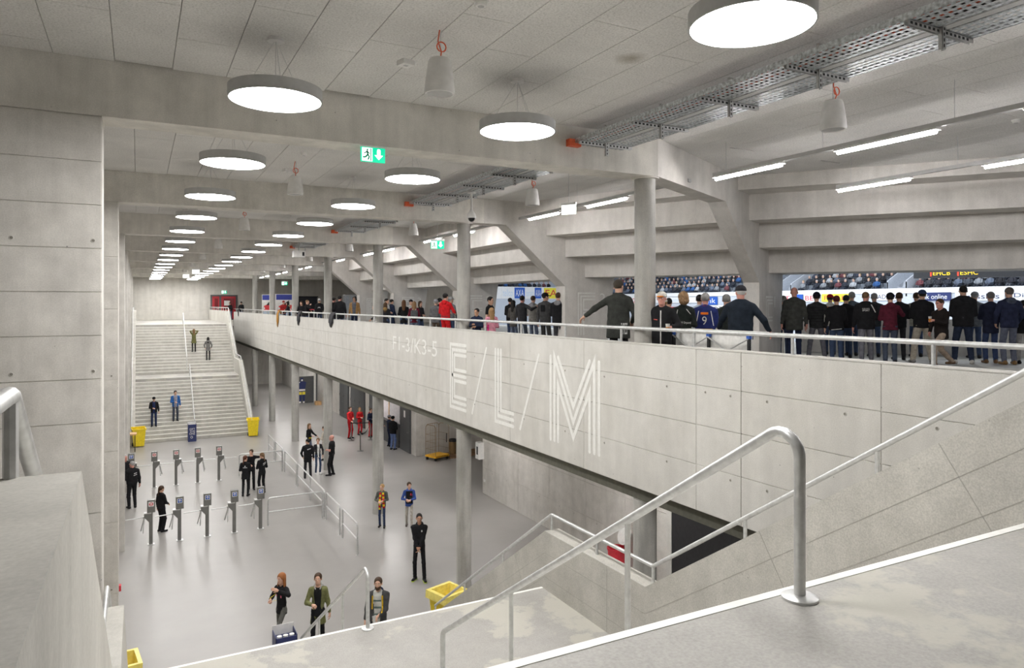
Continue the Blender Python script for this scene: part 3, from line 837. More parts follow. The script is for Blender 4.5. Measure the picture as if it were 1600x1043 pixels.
# turnstiles
def turnstile(x, y, flip, h, sign, label):
    e = empty('turnstile', (x, y, 0), 0, label, 'turnstile', 'turnstiles across the concourse')
    s = -1 if flip else 1
    MB().box(-.045, .045, -.05, .05, 0.02, 1.05 * h / 1.45).box(-.06, -.045, -.02, .02, .02, 1.0).build('post', M['steel'], e)
    MB().box(-.1, .1, -.1, .1, 0, .02).build('base_plate', M['galv'], e)
    z0 = h - .42
    hd = MB(); q = s
    # angled drive housing on the arm side
    hd.prism([(0, -.09, z0 - .28), (q * .05, -.09, z0 - .28), (q * .2, -.09, z0 - .1), (q * .2, -.09, z0), (0, -.09, z0)], [(0, .09, z0 - .28), (q * .05, .09, z0 - .28), (q * .2, .09, z0 - .1), (q * .2, .09, z0), (0, .09, z0)])
    hd.build('drive_housing', M['steel'], e)
    MB().box(-.01 if q > 0 else -.2, .2 if q > 0 else .01, -.1, .1, z0, z0 + .025).build('housing_lid', M['galv'], e)
    sc = MB().box(-.115, .115, -.09, .09, z0 + .03, h).build('scanner_head', M['steel'], e)
    MB().box(-.075, .075, -.094, -.09, h - .2, h - .05).build('sign_plate', M['white_plastic'], sc)
    mb = MB(); P_ = lambda u, v: (u, -.097, h - .125 + v)
    if sign == 'no':
        ring = [(.05 * math.cos(a), .05 * math.sin(a)) for a in [i * math.pi / 8 for i in range(17)]]
        stroke(mb, ring, .018, P_); stroke(mb, [(-.035, 0), (.035, 0)], .02, P_)
        mb.build('no_entry_symbol', M['redprint'], sc)
    else:
        mb.add([P_(-.06, -.06), P_(.06, -.06), P_(.06, .06), P_(-.06, .06)], [(0, 1, 2, 3)]); mb.build('blue_field', M['blue'], sc)
        mb = MB(); P2 = lambda u, v: (u, -.099, h - .125 + v)
        stroke(mb, [(0, -.045), (0, .03)], .016, P2); stroke(mb, [(-.035, 0), (0, .04), (.035, 0)], .016, P2); mb.build('arrow_symbol', M['white_plastic'], sc)
    c = Vector((q * .19, 0, z0 - .12))
    MB().lathe([(0.05, -.03), (0.05, .03)], tuple(c), 12).build('rotor_hub', M['galv'], e, True)
    for d in ((q * .52, 0, -.02), (q * -.02 + q * .06, -.16, -.46), (q * .1, .16, -.46)):
        MB().tube([tuple(c), tuple(c + Vector(d))], .017, 8).build('tripod_arm', M['galv'], e, True)
SG = ['no', 'up', 'up', 'up', 'up']
for i, x in enumerate((0.36, 1.18, 2.0, 2.83, 3.66)):
    turnstile(x, 25.05, True, 1.42, SG[i], f'steel turnstile, {ORD[i]} from the left in the front row' + (' with red no-entry sign' if SG[i] == 'no' else ' with blue arrow sign'))
SG = ['up', 'no', 'no', 'no', 'no']
for i, x in enumerate((-0.25, 0.59, 1.41, 2.24, 3.08)):
    turnstile(x, 32.78, False, 1.49, SG[i], f'steel turnstile, {ORD[i]} from the left in the rear row' + (' with red no-entry sign' if SG[i] == 'no' else ' with blue arrow sign'))

# yellow bins
def wheelie(x, y, rz, label, liner):
    e = empty('waste_bin', (x, y, 0), rz, label, 'bin', 'yellow waste bins')
    a, b, h = .24, .31, .92
    def ring(s, z): return [(-s, -s, z), (s, -s, z), (s, s, z), (-s, s, z)]
    mb = MB(); q = [ring(a, .05), ring(b, h), ring(b + .035, h), ring(b + .035, h + .05), ring(b - .015, h + .05), ring(b - .02, h - .3)]
    vs = [p for r_ in q for p in r_]
    fs = [(3, 2, 1, 0)] + [(k * 4 + i, k * 4 + (i + 1) % 4, (k + 1) * 4 + (i + 1) % 4, (k + 1) * 4 + i) for k in range(5) for i in range(4)] + [(20, 21, 22, 23)]
    mb.add(vs, fs).build('bin_body', M['yellow'], e)
    for s in (-1, 1): MB().lathe([(.1, -.025), (.1, .025)], n=14).rot(math.pi / 2, 'Y').build('wheel', M['black'], e, True, (s * .26, .2, .1))
    if liner:
        mb = MB(); q = [ring(b + .05, h - .12), ring(b + .045, h + .06), ring(b - .03, h + .062), ring(b - .05, h - .25)]
        vs = [(p[0] + random.uniform(-.012, .012), p[1] + random.uniform(-.012, .012), p[2]) for r_ in q for p in r_]
        mb.add(vs, [(k * 4 + i, k * 4 + (i + 1) % 4, (k + 1) * 4 + (i + 1) % 4, (k + 1) * 4 + i) for k in range(3) for i in range(4)]).build('bin_liner', plain('bin_liner_film', (0.85, 0.72, 0.18), .35), e)
    else:
        MB().box(-b - .03, b + .03, b - .02, b + .06, h + .02, h + .1).build('lid_hinge', M['yellow'], e)
wheelie(0.02, 42.6, 0.1, 'yellow wheeled bin at the left foot of the far stair', False)
wheelie(5.85, 42.9, -.1, 'yellow wheeled bin at the right foot of the far stair', False)
wheelie(6.35, 15.15, .3, 'yellow bin with a liner beside the right foot of the near stair', True)
wheelie(-.32, 15.0, .1, 'yellow bin cut off at the left foot of the near stair', True)

# navy drink totems
def totem(x, y, label):
    e = empty('bottle_totem', (x, y, 0), 0, label, 'bin', 'navy return bins')
    mb = MB(); h = .97; w_ = .21
    mb.box(-w_, w_, -w_, w_, 0, h - .12).build('totem_body', M['navy'], e)
    MB().box(-w_, w_, w_ - .012, w_, h - .12, h + .08).build('back_board', M['white_plastic'], e)
    MB().box(-w_, -w_ + .012, -w_, w_, h - .12, h).build('side_board', M['navy'], e)
    MB().box(w_ - .012, w_, -w_, w_, h - .12, h).build('side_board', M['navy'], e)
    MB().box(-w_, w_, -w_, -w_ + .012, h - .12, h - .02).build('front_board', M['navy'], e)
    for i in range(3):
        MB().lathe([(.045, 0), (.05, .1)], (-.12 + .12 * i, -.1, h - .12), 12).build('cup_slot', M['white_plastic'], e, True)
    mb = MB()
    for t_, z, hh in (('GET', .66, .09), ('THE', .53, .1), ('ONE', .38, .13)): flat_text(mb, t_, lambda u, v: (-.14 + u, -w_ - .002, z + v), .28, hh)
    stroke(mb, [(.05 * math.cos(a) - .03, .25 + .06 * math.sin(a)) for a in [i * math.pi / 8 for i in range(17)]], .02, lambda u, v: (u, -w_ - .002, v))
    mb.build('totem_lettering', M['white_plastic'], e)
totem(2.64, 42.9, 'navy square bin with white lettering at the foot of the far stair')
totem(2.62, 14.75, 'navy square bin with cup slots at the foot of the near stair')

# small wooden table behind the left fin
e = empty('small_table', (-.35, 41.4, 0), 0, 'small table with light wood top behind the left fins', 'table')
MB().box(-.6, .28, -.3, .3, .86, .93).build('table_top', M['wood'], e)
for sx in (-.55, .2):
    for sy in (-.3, .3): MB().box(sx - .02, sx + .02, sy - .02, sy + .02, 0, .86).build('table_leg', M['black'], e)

# crowd-control posts with belts
SPp = [(10.17, 35.93), (10.5, 38.9), (11.5, 38.6)]
for i, (x, y) in enumerate(SPp):
    e = empty('queue_post', (x, y, 0), 0, ('nearest steel queue post standing alone', 'steel queue post in front of the man in red', 'steel queue post in front of the column')[i], 'post', 'queue posts')
    MB().lathe([(.17, 0), (.17, .015), (.05, .04), (.03, .05)], n=24).build('base', M['steel'], e, True)
    MB().tube([(0, 0, .04), (0, 0, .98)], .032, 14).build('pole', M['steel'], e, True)
    MB().lathe([(.04, .94), (.04, 1.02), (.03, 1.03)], n=14).build('belt_head', M['black'], e, True)
for i, (a, b, z) in enumerate(((SPp[1], SPp[2], .97), (SPp[0], SPp[2], .95))):
    A = Vector((*a, 0)); B = Vector((*b, 0)); d = (B - A).normalized(); A += d * .05; B -= d * .05
    mb = MB()
    for k in range(8):
        t0, t1 = k / 8, (k + 1) / 8; sag = lambda t: (-.5 if i else -.02) * 4 * t * (1 - t) * .5
        p, q = A.lerp(B, t0), A.lerp(B, t1); n_ = Vector((-d.y, d.x, 0)) * .002
        lo = [(p + n_), (q + n_), (q - n_), (p - n_)]
        z0, z1 = z + sag(t0), z + sag(t1)
        mb.add([(v.x, v.y, zz - .025) for v, zz in zip(lo, (z0, z1, z1, z0))] + [(v.x, v.y, zz + .025) for v, zz in zip(lo, (z0, z1, z1, z0))], [(3, 2, 1, 0), (4, 5, 6, 7), (0, 1, 5, 4), (2, 3, 7, 6), (1, 2, 6, 5), (3, 0, 4, 7)])
    o = mb.build('queue_belt', M['black']); tag(o, ('taut black queue belt in front of the people in red', 'slack black queue belt drooping to the lone post')[i], 'belt')

# doors under the gallery
def wall_door(ya, yb, label, idx, h=2.9, open_=False, notice=False):
    e = empty(f'door_{idx}', (12.25, 0, 0), 0, label, 'door', kind='structure')
    MB().box(-.04, 0.02, ya, yb, 0, h + .06).build('door_frame', M['door_grey'], e)
    n = max(1, int(round((yb - ya) / 1.2)))
    for i in range(n):
        a = ya + .06 + (yb - ya - .12) * i / n; b = ya + .06 + (yb - ya - .12) * (i + 1) / n
        lf = MB().box(-.075, -.04, a + .006, b - .006, .01, h).build('door_leaf', M['door_grey'], e)
        for z in (.35, h / 2, h - .35): MB().box(-.085, -.07, b - .03, b - .008, z - .07, z + .07).build('hinge', M['black'], lf)
        MB().tube([(-.075, a + .09, 1.05), (-.13, a + .09, 1.05), (-.13, a + .22, 1.05)], .011, 8).build('door_handle', M['steel'], lf, True)
        if notice and i == 0: MB().box(-.079, -.075, (a + b) / 2 - .12, (a + b) / 2 + .12, 1.75, 2.1).build('notice', M['white_plastic'], lf)
wall_door(34.0, 35.6, 'dark grey door with a white notice at the wall corner', 1, notice=True)
wall_door(38.8, 41.2, 'dark grey double door behind the people in red', 3)
wall_door(42.2, 45.4, 'dark grey double door in the middle of the undercroft wall', 4)
wall_door(45.9, 48.2, 'dark grey door farther along the undercroft wall', 5)
# pale ticket hatch between the doors
e = empty('window_1', (12.25, 0, 0), 0, 'bright serving hatch with dark counter behind the waiting people', 'hatch', kind='structure')
MB().box(-.03, .02, 35.7, 38.6, 1.25, 3.3).build('hatch_recess', plain('hatch_lining', (.74, .70, .72), .6), e)
MB().box(-.10, .0, 35.7, 38.6, 0, 1.18).build('counter_front', M['door_grey'], e)
MB().box(-.25, .0, 35.65, 38.65, 1.18, 1.24).build('counter_top', M['door_grey'], e)
MB().box(-.06, .02, 37.4, 37.5, 1.24, 3.3).build('mullion', M['wood'], e)

# poster door far back under the gallery
e = empty('door_2', (10.65, 55.35, 0), 0.0, 'open dark door leaf with a printed hockey player poster', 'door', kind='structure')
MB().box(0, 1.35, -.03, .03, 0, 2.05).build('door_leaf', M['door_grey'], e)
MB().box(1.35, 1.5, -.06, .06, 0, 2.2).build('bright_jamb', M['white_paint'], e)
MB().box(1.5, 1.9, -.06, .06, 0, 2.3).build('dark_jamb', M['door_grey'], e)
mb = MB(); Pp = lambda u, v: (u, -.034, v)
def poly(mb, pts): mb.add([Pp(*p) for p in pts], [tuple(range(len(pts)))])
poly(mb, [(.2, 1.1), (.7, 1.1), (.78, 1.6), (.6, 1.68), (.3, 1.68), (.12, 1.55)]); poly(mb, [(.26, .1), (.42, .1), (.46, .95), (.22, .95)]); poly(mb, [(.52, .1), (.66, .1), (.7, .95), (.46, .95)])
poly(mb, [(.33, 1.72), (.55, 1.72), (.57, 1.9), (.44, 1.97), (.32, 1.9)])
mb.build('poster_figure', M['navy'], e)
mb = MB(); Pp = lambda u, v: (u, -.036, v)
poly(mb, [(.2, .95), (.7, .95), (.7, 1.08), (.2, 1.08)]); poly(mb, [(.4, 1.7), (.52, 1.7), (.52, 1.83), (.4, 1.83)]); poly(mb, [(.24, .02), (.38, .02), (.38, .14), (.24, .14)]); poly(mb, [(.52, .02), (.66, .02), (.66, .14), (.52, .14)]); poly(mb, [(.2, 1.5), (.32, 1.62), (.3, 1.66), (.16, 1.56)])
mb.build('poster_white', M['white_plastic'], e)
mb = MB(); poly(mb, [(.24, .66), (.44, .66), (.44, .88), (.24, .88)]); poly(mb, [(.48, .66), (.7, .66), (.7, .88), (.48, .88)]); mb.build('poster_yellow', M['yellowprint'], e)
o = MB().box(-.22, .22, -.2, .2, 0, .28).box(-.18, .18, -.205, -.2, .1, .2).build('cardboard_box', M['wood'], None, False, (12.0, 53.9, 0)); tag(o, 'brown cardboard box on the floor by the poster door', 'box')

# wire roll cage
e = empty('roll_cage', (12.95, 32.2, 0), .35, 'empty wire roll cage on a yellow base in the recess', 'trolley')
MB().box(-.45, .45, -.38, .38, .16, .25).build('base', plain('cage_yellow', (.80, .42, .02), .5), e)
for sx in (-.38, .38):
    for sy in (-.3, .3): MB().lathe([(.07, -.02), (.07, .02)], n=12).rot(math.pi / 2, 'X').build('castor', M['black'], e, True, (sx, sy, .08))
def cage_side(pts_fn, L, nm):
    sd = empty(nm, (0, 0, 0), 0, None, None, parent=e)
    MB().tube(fillet([pts_fn(0, .25), pts_fn(0, 1.6), pts_fn(L * .12, 1.72), pts_fn(L * .88, 1.72), pts_fn(L, 1.6), pts_fn(L, .25)], .08, 3), .013, 6).build('side_hoop', M['rust'], sd, True)
    mb = MB()
    for i in range(1, 6): mb.tube([pts_fn(L * i / 6, .25), pts_fn(L * i / 6, 1.71)], .005, 4)
    for z in (.55, .9, 1.25): mb.tube([pts_fn(0, z), pts_fn(L, z)], .006, 4)
    o = mb.build('wire_grid', M['rust'], sd); o['kind'] = 'stuff'
cage_side(lambda u, z: (-.43, -.36 + u, z), .72, 'side_panel'); cage_side(lambda u, z: (.43, -.36 + u, z), .72, 'side_panel'); cage_side(lambda u, z: (-.43 + u, .36, z), .86, 'back_panel')
MB().box(.44, .46, -.2, -.16, .8, 1.25).build('strap', M['black'], e)
# pallets with bins in the recess
def pallet(x, y, rz, label):
    e = empty('wooden_pallet', (x, y, 0), rz, label, 'pallet')
    for i in range(5): MB().box(-.6, .6, -.4 + i * .18, -.4 + i * .18 + .12, .12, .144).build('deck_board', M['palletwood'], e)
    for i in (-1, 0, 1): MB().box(-.6, .6, i * .34 - .05, i * .34 + .05, 0, .12).build('runner', M['palletwood'], e)
pallet(14.15, 32.4, 0, 'wooden pallet holding two bins in the recess'); pallet(15.36, 32.6, 0, 'wooden pallet on the floor right of the column')
for i, x in enumerate((13.85, 14.35)):
    e = empty('standing_bin', (x, 32.4, .146), 0, ('left black-rimmed bin on the pallet', 'right black-rimmed bin on the pallet')[i], 'bin', 'bins on the pallet')
    MB().lathe([(.17, 0), (.19, .62)], n=20).build('bin_body', M['rust'], e, True)
    MB().lathe([(.2, .62), (.2, .74), (.15, .75), (.15, .66)], n=20, capt=False).build('bin_rim', M['black'], e, True)
    MB().box(.19, .23, -.03, .03, 0, .72).build('bin_stand', M['black'], e)

# white cabinet on the wall corner
e = empty('wall_cabinet', (12.25, 25.75, 1.39), 0, 'white wall cabinet with black symbol at the corner under the gallery', 'cabinet')
MB().box(-.22, 0, -.28, .06, 0, .66).build('cabinet_body', M['white_plastic'], e)
MB().box(-.23, -.22, -.26, .04, .02, .64).build('cabinet_door', M['white_plastic'], e)
MB().box(-.234, -.23, -.2, -.06, .18, .5).build('symbol', M['black'], e)
o = MB().box(-.02, 0, -.07, .07, -.05, .05).box(-.024, -.02, -.05, -.01, -.03, .03).box(-.024, -.02, .01, .05, -.03, .03).build('power_socket', M['white_plastic'], None, False, (12.25, 25.4, .55)); tag(o, 'white double socket low on the undercroft wall', 'socket')

# red bin with hinged round lid near the dark door opening
e = empty('round_bin', (11.75, 15.9, 0), 0, 'red round bin with raised clear lid under the gallery', 'bin')
MB().lathe([(.2, 0), (.27, .8), (.285, .8), (.285, .85), (.25, .85), (.22, .3)], n=24, capt=True).build('bin_body', M['redprint'], e, True)
lid = MB().lathe([(.27, 0), (.27, .015), (.2, .02), (.2, .03), (.1, .03), (.1, .02), (.02, .02)], n=24).rot(math.radians(-65), 'Y'); lid.build('bin_lid', M['white_plastic'], e, True, (.25, .0, 1.15))
MB().tube([(.25, 0, .8), (.25, 0, 1.0)], .015, 8).build('lid_hinge', M['steel'], e, True)

# ------------------------------------------------------------------ gallery objects
e = empty('door_6', (7.05, FARY, GZ), 0, 'red glazed double door in a dark frame on the far wall', 'door', kind='structure')
MB().box(-1.17, 1.17, -.06, 0.02, 0, 2.28).build('door_frame', M['door_grey'], e)
for i, (a, b) in enumerate(((-1.02, -.42), (-.24, 1.0))):
    lf = MB().box(a, b, -.09, -.06, .05, 2.14).build('door_leaf', M['red'], e)
    MB().box(a + .2, b - .1, -.094, -.09, .9, 1.95).build('glazing', plain('door_glass', (.2, .03, .035), .15), lf)
    MB().tube([(b - .05, -.1, 1.0), (b - .05, -.15, 1.0), (b - .2, -.15, 1.0)], .02, 8).build('door_handle', M['galv'], lf, True)
MB().box(.0, .5, -.099, -.095, 1.3, 1.75).build('poster', M['white_plastic'], e)

VM = [plain('booth_blue', (.03, .05, .35), .4), plain('booth_red', (.7, .03, .04), .4)]
for i, (x, y, w_) in enumerate(((8.3, 53.4, .75), (8.6, 51.9, .75), (8.9, 50.2, 1.15))):
    e = empty('vending_booth', (x, y, GZ), math.radians(-14), ('leftmost slim printed booth on the gallery', 'middle slim printed booth on the gallery', 'wide red and blue printed booth beside the far column')[i], 'booth', 'printed booths')
    MB().box(-w_ / 2, w_ / 2, -.35, .35, 0, 2.12).build('booth_body', M['white_plastic'], e)
    MB().box(w_ / 2, w_ / 2 + .06, -.35, .35, .0, 2.05).build('side_edge', M['black'], e)
    def q(pts, m, nm, d=.352):
        b_ = MB(); b_.add([(u * w_, -d, v) for u, v in pts], [tuple(range(len(pts)))]); b_.build(nm, m, e)
    q([(-.45, 1.72), (.45, 1.72), (.45, 2.08), (-.45, 2.08)], VM[0], 'header_print')
    q([(-.45, 1.0), (.45, 1.0), (.45, 1.72), (-.45, 1.5)], M['fabric_white'], 'pale_print')
    q([(-.42, .95), (.40, .95), (.44, 1.35), (.1, 1.45), (-.3, 1.3)], VM[1], 'red_print', .354)
    q([(-.1, 1.35), (.2, 1.35), (.3, 1.7), (.05, 1.5)], M['black'], 'black_print', .356)
    q([(-.4, 1.0), (-.2, 1.1), (-.3, 1.25)], M['fabric_white'], 'white_print', .357); q([(.2, .98), (.4, 1.0), (.35, 1.15)], M['fabric_white'], 'white_print', .357)
    q([(-.45, .25), (.45, .25), (.45, .9), (-.45, .9)], M['skyblue'], 'lower_print')
e = empty('pole_camera', (7.95, 57.0, GZ), 0, 'thin pole with a small black camera beside the booths', 'camera')
MB().tube([(0, 0, 0), (0, 0, 2.9)], .015, 8).build('pole', M['galv'], e, True)
MB().box(-.12, .12, -.1, .1, 2.9, 3.05).tube([(.05, 0, 3.05), (.18, -.05, 3.2)], .02, 6).build('camera_head', M['black'], e)

# dark opening in the far gallery wall, steel rack
e = empty('door_7', (14.4, FARY, GZ), 0, 'dark wide opening in the far gallery wall', 'door', kind='structure')
MB().box(-2.2, 1.2, -.03, .02, 0, 2.1).build('dark_sheet', plain('opening_dark', (.03, .033, .045), .6), e)  # flat dark sheet paints the unlit depth of the opening
MB().box(-2.3, 1.3, -.05, -.03, 2.1, 2.2).build('lintel_trim', M['black'], e)
e = empty('steel_rack', (14.3, 52.0, GZ), 0, 'tall steel rack with translucent curtain behind the tan-jacket man', 'rack')
for x in (-.8, .8):
    for y in (-.3, .3): MB().tube([(x, y, 0), (x, y, 2.1)], .02, 8).build('upright', M['galv'], e, True)
MB().box(-.8, .8, -.3, .3, 2.08, 2.12).build('top_shelf', M['galv'], e)
for x in (-.7, -.25, .2, .65): MB().box(x - .2, x + .2, -.31, -.3, .1, 2.05).build('curtain_strip', plain('curtain_film', (.45, .48, .52), .3), e)

# red bar tables with pale chairs far on the gallery
for i, (x, y) in enumerate(((9.3, 47.5), (10.0, 46.0))):
    e = empty('bar_table', (x, y, GZ), 0, ('left red bar table at the far end of the gallery', 'right red bar table at the far end of the gallery')[i], 'table', 'red bar tables')
    MB().lathe([(.4, 1.06), (.4, 1.1)], n=24).build('table_top', M['redprint'], e, True)
    MB().tube([(0, 0, 0), (0, 0, 1.06)], .04, 10).build('table_leg', M['galv'], e, True)
    MB().lathe([(.3, 0), (.3, .02), (.05, .05)], n=20).build('table_foot', M['galv'], e, True)

# promo counter with scissor frame behind the rail
e = empty('folding_counter', (8.05, 7.62, GZ), 0, 'white folding counter with scissor struts behind the handrail', 'counter')
L = 1.68
MB().box(.05, .07, 0, L, .05, .98).build('fabric_front', M['fabric_white'], e)
MB().box(-.02, .4, -.02, L + .02, .98, 1.0).build('counter_top', M['fabric_white'], e)
for y in (0, L / 2, L):
    po = MB().box(-.02, .02, y - .02, y + .02, 0, .98).build('upright', M['black'], e)
    MB().box(-.026, .026, y - .03, y + .03, .9, .95).build('corner_clip', M['blue'], po)
for s in range(2):
    y0 = s * L / 2; y1 = y0 + L / 2
    for (a, b) in (((y0, .5), (y1, .9)), ((y0, .9), (y1, .5))):
        MB().tube([(-.025, a[0], a[1]), (-.025, b[0], b[1])], .013, 6).build('scissor_strut', M['galv'], e)
    MB().lathe([(.03, -.02), (.03, .02)], n=10).rot(math.pi / 2, 'Y').build('pivot', M['black'], e, True, (-.03, (y0 + y1) / 2, .7))

# jackets and bag hung over the rail
def hung(y, col, l, w_, label, name, cat='jacket'):
    mb = MB(); n = 9; m = plain('hung_cloth', col, .85); xs = [(.085, -.2), (.075, -.1), (.045, .02), (0, .055), (-.05, .02), (-.105, -.12), (-.15, -.3), (-.145, -l)]
    rows = []
    for j in range(n):
        t = j / (n - 1) - .5
        for i, (x, z) in enumerate(xs):
            k = 1 - .35 * (i / (len(xs) - 1)) * abs(t) * 2
            rows.append((x + .015 * math.sin(j * 1.9 + i), t * w_ * (1 - .25 * i / 7), z * k))
    c = len(xs)
    mb.add(rows, [(j * c + i, j * c + i + 1, (j + 1) * c + i + 1, (j + 1) * c + i) for j in range(n - 1) for i in range(c - 1)])
    o = mb.build(name, m, None, True, (7.5, y, 7.19)); tag(o, label, cat)
    md = o.modifiers.new('thickness', 'SOLIDIFY'); md.thickness = .03; md.offset = 0
hung(43.8, (.42, .20, .03), .95, .75, 'mustard jacket hanging over the gallery rail', 'hung_jacket')
hung(37.6, (.02, .02, .025), .7, .8, 'black jacket hanging over the rail near the fourth column', 'hung_jacket')
hung(30.6, (.025, .025, .03), .6, .9, 'black jacket with sleeves hanging over the rail by the two men in black', 'hung_jacket')
hung(62.5, (.02, .02, .025), .6, .35, 'black scarf hanging over the far end of the rail', 'hung_scarf', 'scarf')
# ================================================================== ICE HALL SEEN THROUGH THE OPENINGS
ar = empty('arena_shell', (0, 0, 0), 0, 'ice hall beyond the openings with pale walls and rink', 'arena', kind='structure')
MB().box(22, 75, -8, 95, 1.7, 2.0).build('rink_floor', M['ice'], ar)
MB().box(22, 75, -8, 95, 23, 23.3).build('hall_roof', M['arena_wall'], ar)
MB().box(62, 62.3, -8, 95, 2, 23).build('hall_side', M['arena_wall'], ar)
MB().box(13, 75, 92, 92.3, 2, 23).build('hall_end', M['arena_wall'], ar)
MB().box(22, 75, -8.3, -8, 2, 23).build('hall_end', M['arena_wall'], ar)
XS = 51.0
MB().box(XS, XS + .3, 10, 92, 2, 8.65).build('stand_front', M['arena_wall'], ar)
MB().box(XS - .06, XS, 10, 92, 8.42, 8.8).build('white_fascia', M['white_plastic'], ar)
MB().box(24, XS, 80, 80.3, 2, 9.85).build('stand_front', M['arena_wall'], ar)
MB().box(24, XS, 79.94, 80, 8.3, 9.85).build('white_fascia', M['white_plastic'], ar)
for i in range(9):
    MB().box(XS + .3 + .8 * i, XS + 1.1 + .8 * i, 10, 92, 7.5, 8.5 + .43 * i).build('terrace', M['arena_wall'], ar)
    MB().box(24, XS + .3, 80.3 + .8 * i, 81.1 + .8 * i, 7.5, 9.4 + .43 * i).build('terrace', M['arena_wall'], ar)
# aisle stairs with pale cheeks
for y in (33.6, 44.2):
    for s in (-.75, .75):
        MB().prism_yz([(y + s - .06, 8.2), (y + s + .06, 8.2), (y + s + .06, 9.3), (y + s - .06, 9.3)], XS, XS + .3).prism([(XS, y + s - .05, 8.4), (XS + 5, y + s - .05, 10.9), (XS + 5, y + s - .05, 11.9), (XS, y + s - .05, 9.4)], [(XS, y + s + .05, 8.4), (XS + 5, y + s + .05, 10.9), (XS + 5, y + s + .05, 11.9), (XS, y + s + .05, 9.4)]).build('aisle_cheek', M['arena_wall'], ar)
# seats
sb_ = MB()
for i in range(8):
    z = 8.5 + .43 * i; x = XS + .75 + .8 * i
    for j in range(110):
        y = 22.5 + .5 * j
        if any(abs(y - q_) < 1.0 for q_ in (33.6, 44.2)): continue
        sb_.box(x, x + .38, y, y + .42, z + .3, z + .36); sb_.box(x + .34, x + .4, y, y + .42, z + .36, z + .75)
so = sb_.build('seat_rows', M['seat'], ar); so['kind'] = 'stuff'

# advertising boards on the fascias
def adboard(y0, y1, z0, z1, bg, txt, fg, label, tw=.8):
    e = empty('advertising_board', (XS - .07, 0, 0), 0, label, 'sign', 'advertising boards of the ice hall')
    MB().box(-.03, 0, y0, y1, z0, z1).build('board', bg, e)
    if txt:
        mb = MB(); w_ = (y1 - y0) * tw; hh = (z1 - z0) * .6
        flat_text(mb, txt, lambda u, v: (-.035, y1 - (y1 - y0 - w_) / 2 - u, z0 + (z1 - z0) * .2 + v), w_, hh); mb.build('lettering', fg, e)
adboard(33.4, 35.3, 7.90, 8.45, M['white_plastic'], 'ADLER', M['navy'], 'white board lettered in navy, behind the khaki-trousered man')
adboard(37.4, 40.2, 7.80, 8.45, M['yellowprint'], 'FANUC', M['redprint'], 'yellow board lettered in red behind the grey-haired man')
adboard(40.4, 42.0, 7.80, 8.45, M['white_plastic'], 'BEL', M['redprint'], 'white board lettered in red beside the yellow one')
adboard(42.1, 43.0, 7.80, 8.45, M['blue'], '', None, 'plain blue board next to the white and red one')
adboard(43.1, 46.8, 7.80, 8.45, M['white_plastic'], 'SCOTT', M['redprint'], 'white board with bold red lettering above the bald man')
adboard(29.5, 32.2, 7.85, 8.45, M['navy'], 'bank online', M['white_plastic'], 'navy board right of the man in the blue cap')
adboard(26.0, 29.2, 7.85, 8.45, M['white_plastic'], 'Swisslos', M['navy'], 'white board with navy script left of the navy hooded man')
adboard(22.0, 25.8, 7.85, 8.45, M['white_plastic'], 'Die Energie', M['navy'], 'white board with navy script at the right edge')
adboard(52.3, 54.9, 7.55, 8.35, M['blue'], 'bank', M['white_plastic'], 'blue board left of the man with the dark cap')
adboard(55.2, 62.0, 7.75, 8.35, M['white_plastic'], 'carrosserie', M['skyblue'], 'white board with faint lettering above the curly-haired woman', .5)
adboard(51.2, 55.0, 6.75, 7.5, M['white_plastic'], 'TISSOT', M['black'], 'low white board with large black lettering')
adboard(56.0, 63.0, 6.4, 7.3, M['red'], '', None, 'low dark red board behind the gathered fans')
adboard(64.0, 69.5, 7.55, 8.45, M['white_plastic'], 'HONEGGER', M['redprint'], 'white board with red lettering behind the tall man', .8)
def endboard(x0, x1, z0, z1, bg, txt, fg, label, tw=.8):
    e = empty('advertising_board', (0, 79.93, 0), 0, label, 'sign', 'advertising boards of the ice hall')
    MB().box(x0, x1, -.03, 0, z0, z1).build('board', bg, e)
    if txt:
        mb = MB(); w_ = (x1 - x0) * tw; hh = (z1 - z0) * .62
        flat_text(mb, txt, lambda u, v: (x0 + (x1 - x0 - w_) / 2 + u, -.035, z0 + (z1 - z0) * .2 + v), w_, hh); mb.build('lettering', fg, e)
endboard(47.2, 49.4, 8.35, 9.75, M['yellowprint'], 'FA', M['redprint'], 'yellow board with two red letters over the capped men')
endboard(45.8, 46.8, 8.35, 9.75, M['blue'], 'AXA', M['white_plastic'], 'small blue board with white letters')
endboard(44.4, 45.7, 8.35, 9.75, M['white_plastic'], 'bahnhofst', M['skyblue'], 'white board between two blue boards')
endboard(42.8, 44.3, 8.35, 9.75, M['blue'], 'AXA', M['white_plastic'], 'wide blue board with white letters and red slash')
endboard(40.9, 42.7, 8.35, 9.75, M['white_plastic'], 'tellco', M['skyblue'], 'white board with pale blue lettering')
endboard(31.2, 35.6, 8.7, 9.84, M['white_plastic'], 'seelandbus', M['skyblue'], 'white board with pale lettering above the man in red')
endboard(30.0, 37.0, 4.5, 8.25, M['red'], '', None, 'dark red panel behind the man in the red tracksuit')

